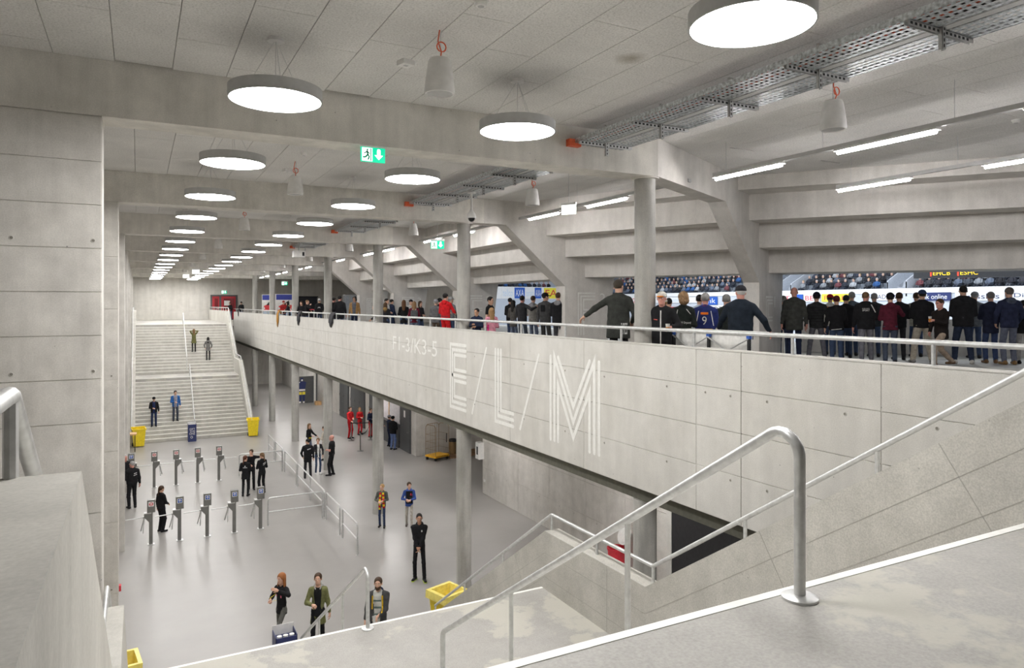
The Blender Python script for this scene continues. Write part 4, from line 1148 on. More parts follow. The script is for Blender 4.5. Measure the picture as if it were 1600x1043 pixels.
# scoreboard
e = empty('scoreboard', (47.1, 25.9, 9.3), math.radians(-60), 'black scoreboard with yellow team letters hanging over the rink', 'scoreboard')
MB().box(-3.3, 3.3, -.25, .25, 0, 1.35).build('screen_box', M['black'], e)
for i, (t_, u0) in enumerate((('EHCB', -2.2), ('ESHC', -.7))):
    mb = MB(); flat_text(mb, t_, lambda u, v: (u0 + u, -.26, .18 + v), .95, .28); mb.build('team_letters', glow('score_yellow', (1, .62, .02), .8), e)
    mb = MB(); stroke(mb, [(u0 - .12, .15), (u0 - .12, .48)], .08, lambda u, v: (u, -.26, v)); mb.build('team_mark', glow('score_red', (.9, .05, .02), 1.0), e)
mb = MB(); stroke(mb, [(-3.0, .55), (-3.0, .95), (2.0, .95), (2.0, .55)], .05, lambda u, v: (u, -.26, v)); mb.build('frame_line', M['white_plastic'], e)
for x in (-2.5, 2.5): MB().tube([(x, 0, 1.35), (x, 0, 13.6)], .03, 6).build('hanging_cable', M['galv'], e)

# seated spectators on the far stand: small, one mesh each
def spectator_mesh(ci, skin, cloth, legs):
    mb = MB()
    mb.cur = 1; mb.lathe([(.10, .36), (.19, .45), (.2, .7), (.17, .86), (.07, .93)], n=8)
    for s in (-1, 1): mb.tube([(s * .2, 0, .84), (s * .25, -.12, .62), (s * .1, -.3, .58)], .055, 6)
    mb.cur = 2
    for s in (-1, 1): mb.tube([(s * .09, 0, .42), (s * .1, -.42, .44), (s * .1, -.44, .05)], .08, 6, .06)
    mb.cur = 0; mb.lathe([(.03, .90), (.085, .96), (.1, 1.06), (.085, 1.15), (.03, 1.19)], n=8)
    mb.cur = 3; mb.lathe([(.098, 1.08), (.1, 1.12), (.075, 1.19), (.02, 1.215)], (0, .012, 0), 8)
    return mb.mesh('spectator', [skin, cloth, legs, random.choice(HAIRS)], True)
HAIRS = [plain(f'far_hair_{i}', c, .8) for i, c in enumerate(((.02, .015, .012), (.12, .07, .03), (.35, .25, .12), (.4, .4, .4), (.25, .2, .15)))]
SK = [plain(f'far_skin_{i}', c, .6) for i, c in enumerate(((.62, .42, .33), (.55, .36, .28)))]
cl = [(.02, .02, .025), (.03, .035, .05), (.05, .06, .09), (.10, .11, .13), (.28, .30, .33), (.04, .12, .32), (.18, .06, .07), (.45, .47, .5), (.05, .05, .06), (.13, .16, .22), (.03, .03, .04), (.07, .08, .1)]
CL = [plain(f'far_cloth_{i}', c, .85) for i, c in enumerate(cl)]
SPM = [spectator_mesh(i, SK[i % 2], CL[i], CL[(i * 5 + 1) % 4]) for i in range(len(CL))]
rnd = random.Random(3)
cnt = 0
for i in range(7):
    for j in range(80):
        y = 23.2 + .7 * j + rnd.uniform(-.03, .03)
        if any(abs(y - q_) < 1.05 for q_ in (33.6, 44.2)) or y > 73: continue
        if 44.6 < y < 51.5 or (i > 4 and y > 51): continue
        if rnd.random() > .9 or cnt >= 276: continue
        x = XS + .85 + .8 * i
        o = link('spectator', SPM[rnd.randrange(len(SPM))], None, (x, y, 8.5 + .43 * i + .002), -math.pi / 2 + rnd.uniform(-.15, .15))
        tag(o, 'seated spectator in the crowded stand across the rink', 'person', 'seated spectators in the far stand'); cnt += 1

for j in range(20):
    o = link('spectator', SPM[rnd.randrange(len(SPM))], None, (40.6 + .72 * (j % 12), 81.0 + .8 * (j // 12), 9.4 + .43 * (j // 12) + .002), 0.0)
    tag(o, 'seated spectator high in the end stand behind the second opening', 'person', 'seated spectators in the end stand')
# ================================================================== PEOPLE
f32 = np.float32
def _seg(P, a, b, ra, rb):
    a = np.asarray(a, f32); b = np.asarray(b, f32); d = b - a
    t = np.clip(((P - a) @ d) / max(1e-9, float(d @ d)), 0, 1)
    q = P - a - t[:, None] * d
    return np.sqrt((q * q).sum(1)) - (ra + (rb - ra) * t)
def _ell(P, c, r):
    q = (P - np.asarray(c, f32)); r = np.asarray(r, f32)
    k0 = np.sqrt(((q / r) ** 2).sum(1)); k1 = np.sqrt(((q / (r * r)) ** 2).sum(1)) + 1e-9
    return k0 * (k0 - 1) / k1
def _smin(a, b, k):
    h = np.clip(.5 + .5 * (b - a) / k, 0, 1)
    return b + (a - b) * h - k * h * (1 - h)
def _un(l, k):
    d = l[0]
    for x in l[1:]: d = _smin(d, x, k)
    return d
def _sy(P, k):
    Q = P.copy(); Q[:, 1] = Q[:, 1] / k; return Q
_ED = [((0, 0, 0), (1, 0, 0)), ((0, 1, 0), (1, 1, 0)), ((0, 0, 1), (1, 0, 1)), ((0, 1, 1), (1, 1, 1)), ((0, 0, 0), (0, 1, 0)), ((1, 0, 0), (1, 1, 0)), ((0, 0, 1), (0, 1, 1)), ((1, 0, 1), (1, 1, 1)), ((0, 0, 0), (0, 0, 1)), ((1, 0, 0), (1, 0, 1)), ((0, 1, 0), (0, 1, 1)), ((1, 1, 0), (1, 1, 1))]
def snet(fn, lo, hi, h):
    """surface nets of a signed distance function"""
    lo = np.asarray(lo, float); hi = np.asarray(hi, float)
    n = np.maximum(3, np.ceil((hi - lo) / h).astype(int) + 1)
    ax = [lo[i] + h * np.arange(n[i]) for i in range(3)]
    G = np.stack(np.meshgrid(*ax, indexing='ij'), -1).reshape(-1, 3).astype(f32)
    V = fn(G).reshape(n).astype(f32)
    ins = V < 0
    c = [slice(0, -1), slice(1, None)]
    corner = lambda A, o: A[c[o[0]], c[o[1]], c[o[2]]]
    cnt = np.zeros(n - 1, f32); acc = np.zeros((*(n - 1), 3), f32)
    for a, b in _ED:
        va, vb = corner(V, a), corner(V, b)
        m = (va < 0) != (vb < 0)
        t = np.where(m, va / np.where(m, va - vb, 1), 0)
        for k in range(3): acc[..., k] += np.where(m, a[k] + t * (b[k] - a[k]), 0)
        cnt += m
    mask = cnt > 0
    idx = -np.ones(n - 1, int); idx[mask] = np.arange(mask.sum())
    ijk = np.argwhere(mask)
    vs = lo + h * (ijk + acc[mask] / cnt[mask][:, None])
    fs = []
    for k in range(3):
        a = [slice(None)] * 3; b = [slice(None)] * 3; a[k] = slice(0, -1); b[k] = slice(1, None)
        va, vb = ins[tuple(a)], ins[tuple(b)]
        e = np.argwhere(va != vb); u, w_ = (k + 1) % 3, (k + 2) % 3
        e = e[(e[:, u] > 0) & (e[:, w_] > 0) & (e[:, u] < n[u] - 1) & (e[:, w_] < n[w_] - 1)]
        if len(e) == 0: continue
        fl = va[tuple(e.T)]
        q = []
        for du, dw in ((-1, -1), (0, -1), (0, 0), (-1, 0)):
            p = e.copy(); p[:, u] += du; p[:, w_] += dw; q.append(idx[tuple(p.T)])
        q = np.stack(q, 1); q[~fl] = q[~fl][:, ::-1]
        fs.append(q)
    fs = np.concatenate(fs) if fs else np.zeros((0, 4), int)
    return vs, fs
class Acc:
    def __init__(self): self.v = []; self.f = []; self.m = []; self.n = 0
    def add(self, v, f, m=0):
        self.v.append(np.asarray(v, float)); self.f += [tuple(int(i) + self.n for i in q) for q in f]; self.m += [m] * len(f); self.n += len(v)
    def build(self, name, mats, parent, s=1.0):
        if not self.v: return None
        V = np.concatenate(self.v) * s
        me = bpy.data.meshes.new(name); me.from_pydata(V.tolist(), [], self.f)
        for q in (mats if isinstance(mats, (list, tuple)) else [mats]): me.materials.append(q)
        me.polygons.foreach_set('material_index', self.m)
        me.polygons.foreach_set('use_smooth', [True] * len(me.polygons))
        me.update(); me.validate()
        return link(name, me, parent)
_cm = {}
def cloth(c, rough=.85):
    k = ('c', tuple(round(x, 3) for x in c), rough)
    if k not in _cm: _cm[k] = plain('cloth', c, rough, 0, .12, 14, .2)
    return _cm[k]
def skinm(c):
    k = ('s', c)
    if k not in _cm: _cm[k] = plain('skin', c, .5, 0, .05, 20, .35)
    return _cm[k]
def hairm(c):
    k = ('h', c)
    if k not in _cm: _cm[k] = plain('hair', c, .6, 0, .10, 140, .3)
    return _cm[k]
EYEW = plain('eye_white', (.75, .73, .7), .3); EYED = plain('eye_dark', (.03, .02, .015), .2); LIP = plain('lips', (.45, .17, .15), .5)
SKIN = (.60, .36, .26); SKIND = (.42, .23, .15); SKINR = (.62, .30, .24)
BLK = (.012, .012, .014); DK = (.028, .028, .032); NAVY = (.015, .022, .05); JEANS = (.05, .075, .14); JEANSL = (.14, .17, .24); GREY = (.15, .15, .155); LGREY = (.36, .355, .34); KHAKI = (.40, .34, .25)
H_BLK = (.012, .01, .009); H_BR = (.055, .03, .016); H_BLOND = (.36, .22, .09); H_RED = (.30, .11, .035); H_GREY = (.33, .32, .31); H_DBL = (.17, .10, .05)

def ik(S, T, l1, l2, pole):
    S = np.asarray(S, float); T = np.asarray(T, float); d = T - S; L = np.linalg.norm(d)
    if L > (l1 + l2) * .995: T = S + d / L * (l1 + l2) * .995; d = T - S; L = np.linalg.norm(d)
    a = (l1 * l1 - l2 * l2 + L * L) / (2 * L); hh = math.sqrt(max(0, l1 * l1 - a * a))
    u = d / L; p = np.asarray(pole, float); p = p - u * (p @ u); p /= (np.linalg.norm(p) + 1e-9)
    return S + u * a + p * hh, T

ARM = {'hang': (.27, .03, .83), 'pocket': (.215, .13, .93), 'front': (.06, .25, 1.03), 'belly': (.05, .2, 1.12), 'chest': (.02, .25, 1.25), 'face': (.07, .22, 1.52), 'rail': (.22, .36, 1.0), 'fold': (-.1, .2, 1.2), 'back': (.08, -.17, .98), 'hip': (.24, .02, 1.0), 'phone': (.11, .05, 1.58), 'clasp': (.02, .2, .88)}

def person(label, x, y, z=0.0, face=(0, 1), h=1.75, lod=1, bulk=1.0, fem=False, skin=SKIN, hair='short', hairc=H_BR, top=None, shirt=None, open_=0.0, legs=JEANS, fit=1.0, shoes=BLK, sole=None,
           arms=('hang', 'hang'), feet=None, lean=0.0, hyaw=0.0, hpitch=0.0, hem=-.10, sleeve=1.0, hood=None, collar=True, cap=None, brim=None, cut=1.0, extra=None, group=None, curl=(.5, .5), twist=0.0, look=None, headscale=1.05, collarc=None, flare=0.0, beard=None):
    s = h / 1.78
    top = top or DK
    fx, fy = face
    root = empty('person', (x, y, z), math.atan2(-fx, fy), label, 'person', group)
    hc = .024 if lod else .03
    # ---- skeleton
    hipz = .94
    ft = feet or ((-.105, .0, .18), (.105, .0, -.18))
    A = []; K = []
    drop = 0.0
    for i, sx in enumerate((-1, 1)):
        ax_, ay, yw = ft[i][:3]; az = ft[i][3] if len(ft[i]) > 3 else 0.0
        reach = math.hypot(ay, ax_ - sx * .09)
        if reach > .2: drop = max(drop, (hipz - .085) - math.sqrt(max(.1, .848 ** 2 - reach ** 2)))
    hipz -= max(0, drop)
    hip = np.array([0, 0, hipz])
    for i, sx in enumerate((-1, 1)):
        ax_, ay, yw = ft[i][:3]; az = ft[i][3] if len(ft[i]) > 3 else 0.0
        Hj = hip + np.array([sx * .082, 0, -.02]); An = np.array([ax_, ay, .085 + az])
        k, an = ik(Hj, An, .43, .42, (math.sin(-yw) * .6, 1, 0.05)); K.append((Hj, k, an)); A.append((an, yw))
    cl_, sl_ = math.cos(lean), math.sin(lean); ct, st_ = math.cos(twist), math.sin(twist)
    Rx = np.array([[1, 0, 0], [0, cl_, sl_], [0, -sl_, cl_]])   # torso local -> world, forward lean
    Rz = np.array([[ct, -st_, 0], [st_, ct, 0], [0, 0, 1]])
    R = Rx @ Rz
    Ri = R.T.astype(f32); hipf = hip.astype(f32)
    TL = lambda P: ((P - hipf) @ Ri.T).astype(f32)
    W = lambda p: hip + R @ np.asarray(p, float)
    shw = (.16 if fem else .18) * (.55 + .45 * bulk)
    arms_j = []
    for i, sx in enumerate((-1, 1)):
        Sj = W((sx * shw, -.005, .462))
        t = arms[i]; cust = not isinstance(t, str)
        T = np.array(t if cust else (sx * ARM[t][0] if t not in () else ARM[t][0], ARM[t][1], ARM[t][2]), float)
        if not cust:
            T[2] += hipz - .94
            if t in ('hang', 'hip', 'pocket'): T[0] *= (.6 + .4 * bulk)
        pole = (sx * .8, -.7, -.5) if not (not cust and t == 'hang') else (sx * .25, -1, 0)
        E_, Wr = ik(Sj, T, .285, .255, pole); arms_j.append((Sj, E_, Wr))
    Hc = W((0, .012, .70)); nb = W((0, -.012, .53))
    hy, hp = hyaw, hpitch
    cy, sy_ = math.cos(hy), math.sin(hy); cp, sp = math.cos(hp), math.sin(hp)
    RH_ = (np.array([[cy, -sy_, 0], [sy_, cy, 0], [0, 0, 1]]) @ np.array([[1, 0, 0], [0, cp, -sp], [0, sp, cp]]))
    HL = lambda P: (((P - Hc.astype(f32)) @ RH_.astype(f32)) / f32(headscale)).astype(f32)
    HW = lambda p: Hc + RH_ @ (np.asarray(p, float) * headscale)
    b1 = bulk; kz = .64 if not fem else .62
    # ---- body (skin): trunk + limbs, head, hands joined in one mesh
    body = Acc()
    bare = sleeve < .9
    def f_body(P):
        Q = _sy(TL(P), .66); l = [_seg(Q, (0, 0, .0), (0, 0, .42), .115 * b1, .125 * b1), _seg(TL(P), (-shw + .03, 0, .475), (shw - .03, 0, .475), .045, .045), _seg(P, nb, W((0, -.005, .60)), .055, .05)]
        for (Sj, E_, Wr) in arms_j: l += [_seg(P, Sj, E_, .042 if bare else .03, .04 if bare else .028), _seg(P, E_, Wr, .04 if bare else .028, .03)]
        for (Hj, k, an) in K: l += [_seg(P, Hj, k, .05, .034), _seg(P, k, an, .034, .026)]
        return _un(l, .03)
    allp = np.array([p for a_ in arms_j for p in a_] + [p for k in K for p in k] + [hip, nb])
    v, f = snet(f_body, allp.min(0) - .2, allp.max(0) + .18, .03 if lod else .036); body.add(v, f)
    hh_ = .0105 if lod else .014
    def f_head(P):
        q = HL(P)
        d = _smin(_ell(q, (0, -.012, .032), (.074, .094, .086)), _ell(q, (0, .018, -.03), (.054 if fem else .058, .068 if fem else .07, .082 if fem else .085)), .03)
        d = _smin(d, _ell(q, (0, .048, -.088), (.033, .034, .026)), .035)
        d = _smin(d, _seg(q, (-.034, .079, .024), (.034, .079, .024), .006 if fem else .011, .006 if fem else .011), .018)
        d = np.maximum(d, -_smin(_ell(q, (-.031, .098, .003), (.017, .02, .011)), _ell(q, (.031, .098, .003), (.017, .02, .011)), .001))
        d = _smin(d, _seg(q, (0, .084, .008), (0, .102, -.026), .008, .013), .014)
        d = _smin(d, _ell(q, (0, .080, -.056), (.023, .012, .011)), .012)
        for sx in (-1, 1): d = _smin(d, _ell(q, (sx * .076, -.008, -.006), (.011, .022, .03)), .008)
        return _smin(d, _seg(P, HW((0, -.02, -.07)), nb, .05 * (.6 + .4 * b1), .056 * (.6 + .4 * b1)), .03)
    v, f = snet(f_head, np.minimum(Hc - .15, nb - .08), Hc + .15, hh_); body.add(v, f)
    # eyes, mouth
    for sx in (-1, 1):
        for c_, r_, m_ in (((sx * .031, .0785, .002), .0108, 1), ((sx * .031, .0855, .002), .0060, 2)):
            bb = MB(); bb.lathe([(r_ * math.sin(a), -r_ * math.cos(a)) for a in (.3, 1.0, 1.57, 2.14, 2.84)], n=7)
            body.add([HW(np.array(p) + np.array(c_)) for p in bb.v], bb.f, m_)
        bb = MB(); bb.tube([(sx * .016, .094, .020), (sx * .03, .094, .025), (sx * .046, .083, .02)], .0028 if fem else .004, 5); body.add([HW(p) for p in bb.v], bb.f, 4)
    bb = MB(); bb.tube([(-.02, .0835, -.056), (0, .0925, -.055), (.02, .0835, -.056)], .0042, 5); body.add([HW(p) for p in bb.v], bb.f, 3)
    # hands with five fingers
    for i, sx in enumerate((-1, 1)):
        Sj, E_, Wr = arms_j[i]
        e = (Wr - E_); e /= np.linalg.norm(e)
        nrm = np.array([-sx, 0, 0.0]) if abs(e[0]) < .75 else np.array([0, 0, -1.0])
        if e[1] > .6: nrm = np.array([-sx * .5, 0, -.8])
        nrm = nrm - e * (nrm @ e); nrm /= np.linalg.norm(nrm)
        wv = np.cross(nrm, e)
        if wv[1] < 0 and abs(wv[1]) > .3: wv = -wv       # thumb side forward / up
        elif abs(wv[1]) <= .3 and wv[2] < 0: wv = -wv
        cu = curl[i]
        Pt = lambda a, b, c: Wr + e * a + wv * b + nrm * c
        chains = []
        for q, (bw, L) in enumerate(((.030, .072), (.010, .08), (-.010, .076), (-.028, .06))):
            p0 = Pt(.082, bw, 0); d1 = e * math.cos(cu) + nrm * math.sin(cu); d2 = e * math.cos(cu * 2.1) + nrm * math.sin(cu * 2.1)
            p1 = p0 + d1 * L * .52; p2 = p1 + d2 * L * .48; chains.append((p0, p1, p2, .0092 if q < 3 else .0082))
        t0 = Pt(.028, .03, .006); t1 = t0 + (e * .6 + wv * .62 + nrm * .35) * .038; t2 = t1 + (e * .8 + wv * .15 + nrm * .5) * .03
        def f_hand(P):
            loc = np.stack([(P - Wr.astype(f32)) @ e.astype(f32), (P - Wr.astype(f32)) @ wv.astype(f32), (P - Wr.astype(f32)) @ nrm.astype(f32)], 1)
            d = _smin(_ell(loc, (.052, 0, 0), (.05, .042, .0165)), _seg(P, Wr - e * .05, Wr + e * .02, .027, .024), .02)
            for (p0, p1, p2, r_) in chains: d = _smin(d, np.minimum(_seg(P, p0 - e * .02, p1, r_, r_), _seg(P, p1, p2, r_, r_ * .85)), .004)
            return _smin(d, np.minimum(_seg(P, t0, t1, .012, .0105), _seg(P, t1, t2, .0105, .009)), .008)
        pts = np.array([Wr - e * .06, t2] + [c_[2] for c_ in chains] + [c_[1] for c_ in chains] + [c_[0] for c_ in chains])
        v, f = snet(f_hand, pts.min(0) - .045, pts.max(0) + .045, .0075 if lod else .0105); body.add(v, f)
    body.build('body', [skinm(skin), EYEW, EYED, LIP, hairm(hairc)], root, s)
    # ---- trousers
    def f_leg(P):
        Q = _sy(P - hipf * np.array([1, 1, 0], f32), .74)
        l = _smin(_seg(Q, (-.045, 0, hipz - .01), (.045, 0, hipz - .01), .110 * (.5 + .5 * b1), .110 * (.5 + .5 * b1)), _seg(Q, (-.03, 0, hipz + .1), (.03, 0, hipz + .1), .105 * b1, .105 * b1), .05)
        out = None
        for (Hj, k, an) in K:
            kk = (.4 + .6 * b1)
            d = _smin(_seg(P, Hj, k, .080 * kk * fit, .062 * fit * kk), _seg(P, k, an + (0, 0, -.01), .064 * fit * kk, .054 * fit), .02)
            # soft creases at knee and hem
            d = d + .004 * np.sin((P[:, 2] - k[2]) * 55 + P[:, 0] * 30) * np.exp(-((P[:, 2] - k[2]) / .12) ** 2) + .004 * np.sin(P[:, 2] * 70) * np.exp(-((P[:, 2] - .14) / .07) ** 2)
            out = d if out is None else _smin(out, d, .015)
        d = _smin(l, out, .035)
        return np.maximum(d, np.maximum(P[:, 2] - (hipz + .13), .055 - P[:, 2] + (A[0][0][2] - .085) * 0))
    tr = Acc(); lp = np.array([p for k in K for p in k])
    v, f = snet(f_leg, np.minimum(lp.min(0) - .17, (-.2, -.2, .0)), np.maximum(lp.max(0) + .17, (.2, .2, hipz + .2)), hc); tr.add(v, f); tr.build('trousers', cloth(legs), root, s)
    # ---- shoes
    for i in range(2):
        an, yw = A[i]; d = np.array([math.sin(-yw), math.cos(yw), 0]); zo = an[2] - .085
        hl = an - d * .05; hl[2] = zo + .04; toe = an + d * .15; toe[2] = zo + .033
        def f_shoe(P):
            q = _smin(_seg(P, hl, toe, .043, .038), _seg(P, an + (0, 0, .01), hl + d * .03, .045, .045), .03)
            return np.maximum(q, (zo + .002) - P[:, 2])
        sh = Acc(); v, f = snet(f_shoe, np.minimum(hl, toe) - .07 * np.array([1, 1, .75]), np.maximum(hl, toe) + (.07, .07, .12), .016 if lod else .02); sh.add(v, f)
        so_ = sh.build('shoe', cloth(shoes, .5), root, s)
        if sole:
            def f_sole(P): return np.maximum(_seg(P, hl * (1, 1, 0) + (0, 0, zo + .02), toe * (1, 1, 0) + (0, 0, zo + .02), .049, .044), np.maximum(P[:, 2] - zo - .022, zo - P[:, 2]))
            sa = Acc(); v, f = snet(f_sole, np.minimum(hl, toe) - .07, np.maximum(hl, toe) + .07, .012); sa.add(v, f); sa.build('sole', cloth(sole, .5), so_, s)
    # ---- upper garments
    def torso(P, off, hem_):
        q = TL(P); Q = _sy(q, kz)
        if fem:
            d = _smin(_seg(Q, (0, 0, hem_ - .05), (0, 0, .16), (.173 + flare) * b1 + off, .13 * b1 + off), _seg(Q, (0, 0, .16), (0, .02, .38), .125 * b1 + off, .148 * b1 + off), .05)
        else:
            d = _seg(Q, (0, .01, hem_ - .05), (0, 0, .40), (.168 + flare) * b1 + off, .170 * b1 + off)
        d = _smin(d, _seg(q, (-shw + .04, -.012, .466), (shw - .04, -.012, .466), .053 + off, .053 + off), .07)
        d = _smin(d, _seg(q, (0, -.012, .50), (0, -.015, .555), .06 + off, .056 + off), .045)
        d = np.maximum(d, hem_ - q[:, 2])
        return d
    def f_top(P):
        d = torso(P, .006, hem)
        for i, (Sj, E_, Wr) in enumerate(arms_j):
            kk = .5 + .5 * b1
            e = Wr - E_; Le = np.linalg.norm(e)
            if sleeve >= .9:
                end = E_ + e / Le * (Le - .02)
                a_ = _smin(_seg(P, Sj, E_, .062 * kk, .052 * kk), _seg(P, E_, end, .052 * kk, .041), .02)
                a_ = np.maximum(a_, ((P - end.astype(f32)) @ (e / Le).astype(f32)) - .012)
                a_ = a_ + .0035 * np.sin(np.sqrt(((P - E_.astype(f32)) ** 2).sum(1)) * 75) * np.exp(-(((P - E_.astype(f32)) ** 2).sum(1)) / .012)
            else:
                end = Sj + (E_ - Sj) * (sleeve + .2)
                a_ = _seg(P, Sj, end, .062 * kk, .058 * kk); a_ = np.maximum(a_, ((P - end.astype(f32)) @ ((E_ - Sj) / .285).astype(f32)))
            d = _smin(d, a_, .028)
        q = TL(P)
        d = d + .004 * np.sin(q[:, 2] * 42 + q[:, 0] * 18) * np.exp(-((q[:, 2] - .1) / .14) ** 2)
        if open_:
            d = np.maximum(d, -np.maximum(np.abs(q[:, 0]) - open_ * (.5 + .5 * np.clip((q[:, 2] + .1) / .5, 0, 1)) , -.02 - q[:, 1]))
        nk = np.maximum(_ell(q, (0, .02, .60), (.062, .07, .075)), -.5 - q[:, 2]); d = np.maximum(d, -nk)
        return d
    ja = Acc(); jp = np.array([p for a_ in arms_j for p in a_] + [W((0, 0, hem - .05)), W((0, 0, .6))])
    lo_, hi_ = jp.min(0) - .26 * max(1, bulk), jp.max(0) + .2
    lo_[2] = min(W((0, 0, hem))[2], min(a_[2][2] for a_ in arms_j)) - .08
    v, f = snet(f_top, lo_, hi_, hc); ja.add(v, f)
    jk = ja.build('jacket' if sleeve >= .9 else 't_shirt', cloth(top), root, s)
    if shirt is not None:
        sa = Acc(); v, f = snet(lambda P: np.maximum(torso(P, -.006, -.12), -_ell(TL(P), (0, .03, .61), (.06, .07, .08))), W((0, 0, 0)) - .35, W((0, 0, .6)) + .3, hc); sa.add(v, f); sa.build('shirt', cloth(shirt), root, s)
    if hood or (collar and sleeve >= .9):
        def f_col(P):
            q = TL(P)
            if hood: return _un([_ell(q, (0, -.085, .515), (.105, .055, .085)), _seg(q, (-.075, -.03, .53), (-.05, .06, .49), .03, .018), _seg(q, (.075, -.03, .53), (.05, .06, .49), .03, .018)], .03)
            r_ = np.sqrt(q[:, 0] ** 2 + (q[:, 1] + .012) ** 2)
            d = np.maximum(np.abs(r_ - .068) - .011, np.abs(q[:, 2] - .545 + .25 * np.maximum(q[:, 1], 0)) - .026)
            return np.maximum(d, q[:, 1] - .05)
        ca = Acc(); v, f = snet(f_col, W((0, 0, .5)) - .2, W((0, 0, .56)) + .18, .018); ca.add(v, f)
        ca.build('hood' if hood else 'collar', cloth(hood if isinstance(hood, tuple) else (collarc or top)), root, s)
    # ---- hair and headgear
    if hair and hair != 'bald':
        def f_hair(P):
            q = HL(P)
            big = .012 if hair in ('curly',) else 0
            d = _ell(q, (0, -.014, .036), (.083 + big, .103 + big, .091 + big))
            if hair == 'crop': d = _ell(q, (0, -.014, .034), (.0775, .098, .0885))
            if hair == 'curly': d = d + .009 * np.sin(q[:, 0] * 110) * np.sin(q[:, 1] * 105 + 1) * np.sin(q[:, 2] * 100)
            cutf = _ell(q, (0, .108, -.03), (.082, .08, .108 if hair not in ('long', 'curly') else .1))
            d = np.maximum(d, -cutf)
            d = np.maximum(d, (-.062 if hair not in ('crop',) else -.045) - q[:, 2] + q[:, 1] * .45)
            if hair == 'long':
                l = _un([_seg(_sy(q, .6), (0, -.09, .0), (0, -.12, -.27), .082, .07), _seg(q, (-.07, -.01, .01), (-.085, .0, -.2), .026, .02), _seg(q, (.07, -.01, .01), (.085, .0, -.2), .026, .02)], .03)
                l = l + .004 * np.sin(q[:, 0] * 160 + np.sin(q[:, 2] * 30))
                d = _smin(d, l, .02); d = np.maximum(d, -_ell(q, (0, .1, -.05), (.062, .085, .1)))
            if hair == 'tail': d = _smin(d, _seg(q, (0, -.095, .02), (0, -.135, -.22), .034, .014), .02)
            if hair == 'bun': d = _smin(d, _ell(q, (0, -.1, .075), (.042, .042, .04)), .012)
            if hair == 'curly': d = _smin(d, _ell(q, (0, -.05, -.04), (.1, .075, .085)) + .007 * np.sin(q[:, 0] * 110) * np.sin(q[:, 2] * 100), .03); d = np.maximum(d, -_ell(q, (0, .1, -.05), (.066, .08, .1)))
            return d
        ha = Acc(); v, f = snet(f_hair, Hc - (.16, .24, .16 if hair not in ('long', 'tail') else .40), Hc + (.16, .16, .17), .0125 if lod else .017); ha.add(v, f); ha.build('hair', hairm(hairc), root, s)
    if beard:
        ba = Acc(); v, f = snet(lambda P: np.maximum(_smin(_ell(HL(P), (0, .026, -.062), (.062, .068, .062)), _ell(HL(P), (0, .05, -.09), (.038, .04, .03)), .02), np.maximum(HL(P)[:, 2] + .05 - .3 * np.abs(HL(P)[:, 0]), -.03 - HL(P)[:, 1])), Hc - .15, Hc + .14, .012); ba.add(v, f); ba.build('beard', hairm(beard), root, s)
    if cap is not None:
        kind, cc = cap[0], cap[1]
        def f_cap(P):
            q = HL(P)
            if kind == 'beanie': return np.maximum(_ell(q, (0, -.012, .04), (.09, .11, .1)), .012 - q[:, 2] - .12 * q[:, 1])
            return np.maximum(_ell(q, (0, -.012, .043), (.088, .107, .088)), .03 - q[:, 2])
        ca = Acc(); v, f = snet(f_cap, Hc - .16, Hc + .18, .013); ca.add(v, f); co = ca.build('cap' if kind != 'beanie' else 'beanie', cloth(cc), root, s)
        if kind in ('cap', 'capback'):
            sg = 1 if kind == 'cap' else -1
            va = Acc(); v, f = snet(lambda P: np.maximum(_ell(HL(P), (0, sg * .105, .036), (.072, .085, .012)), -sg * HL(P)[:, 1]), Hc - .24, Hc + .24, .013); va.add(v, f); va.build('brim', cloth(brim or cc), co, s)
    # ---- prints and accessories
    def proj(side):
        ys_ = np.linspace(-.42, .42, 420)
        def g(u, v_):
            P = np.stack([np.full(420, u), ys_ * (1 if side < 0 else -1), np.full(420, v_)], 1).astype(f32)
            dd = f_top(P)
            if shirt is not None: dd = np.minimum(dd, torso(P, -.006, -.12))
            i_ = np.argmax(dd < .015)
            yy = P[i_, 1] if dd.min() < .015 else 0
            return (u * s, yy * s, v_ * s)
        return g
    def decal(name, polys, col, side=-1, glowm=None):
        mb_ = MB(); g = proj(side)
        for pts in polys: mb_.add([g(*p) for p in pts], [tuple(range(len(pts)))])
        return mb_.build(name, cloth(col) if glowm is None else glowm, root)
    def strip(name, line, wd, col, side=-1, n=7):
        P0 = [np.array(p) for p in line]; polys = []
        for a, b in zip(P0[:-1], P0[1:]):
            t = (b - a) / np.linalg.norm(b - a); nn = np.array([-t[1], t[0]]) * wd / 2
            for k in range(n):
                p, q = a + (b - a) * k / n, a + (b - a) * (k + 1) / n; polys.append([p + nn, q + nn, q - nn, p - nn])
        return decal(name, polys, col, side)
    def back_text(name, txt, u0, v0, wd, ht, col, side=-1):
        vs, fs, tw, th_ = text_verts(txt); g = proj(side)
        mb_ = MB(); mb_.add([g(*((u0 + a / tw * wd) * 1 if side < 0 else -(u0 + a / tw * wd), v0 + b / th_ * ht)) for a, b in vs], fs)
        return mb_.build(name, cloth(col), root)
    if extra:
        extra(dict(root=root, s=s, W=W, TL=TL, f_top=f_top, decal=decal, strip=strip, text=back_text, hip=hip, arms=arms_j, HW=HW, hipz=hipz, Hc=Hc, nb=nb, A=A, proj=proj))
    root['h'] = h
    return root

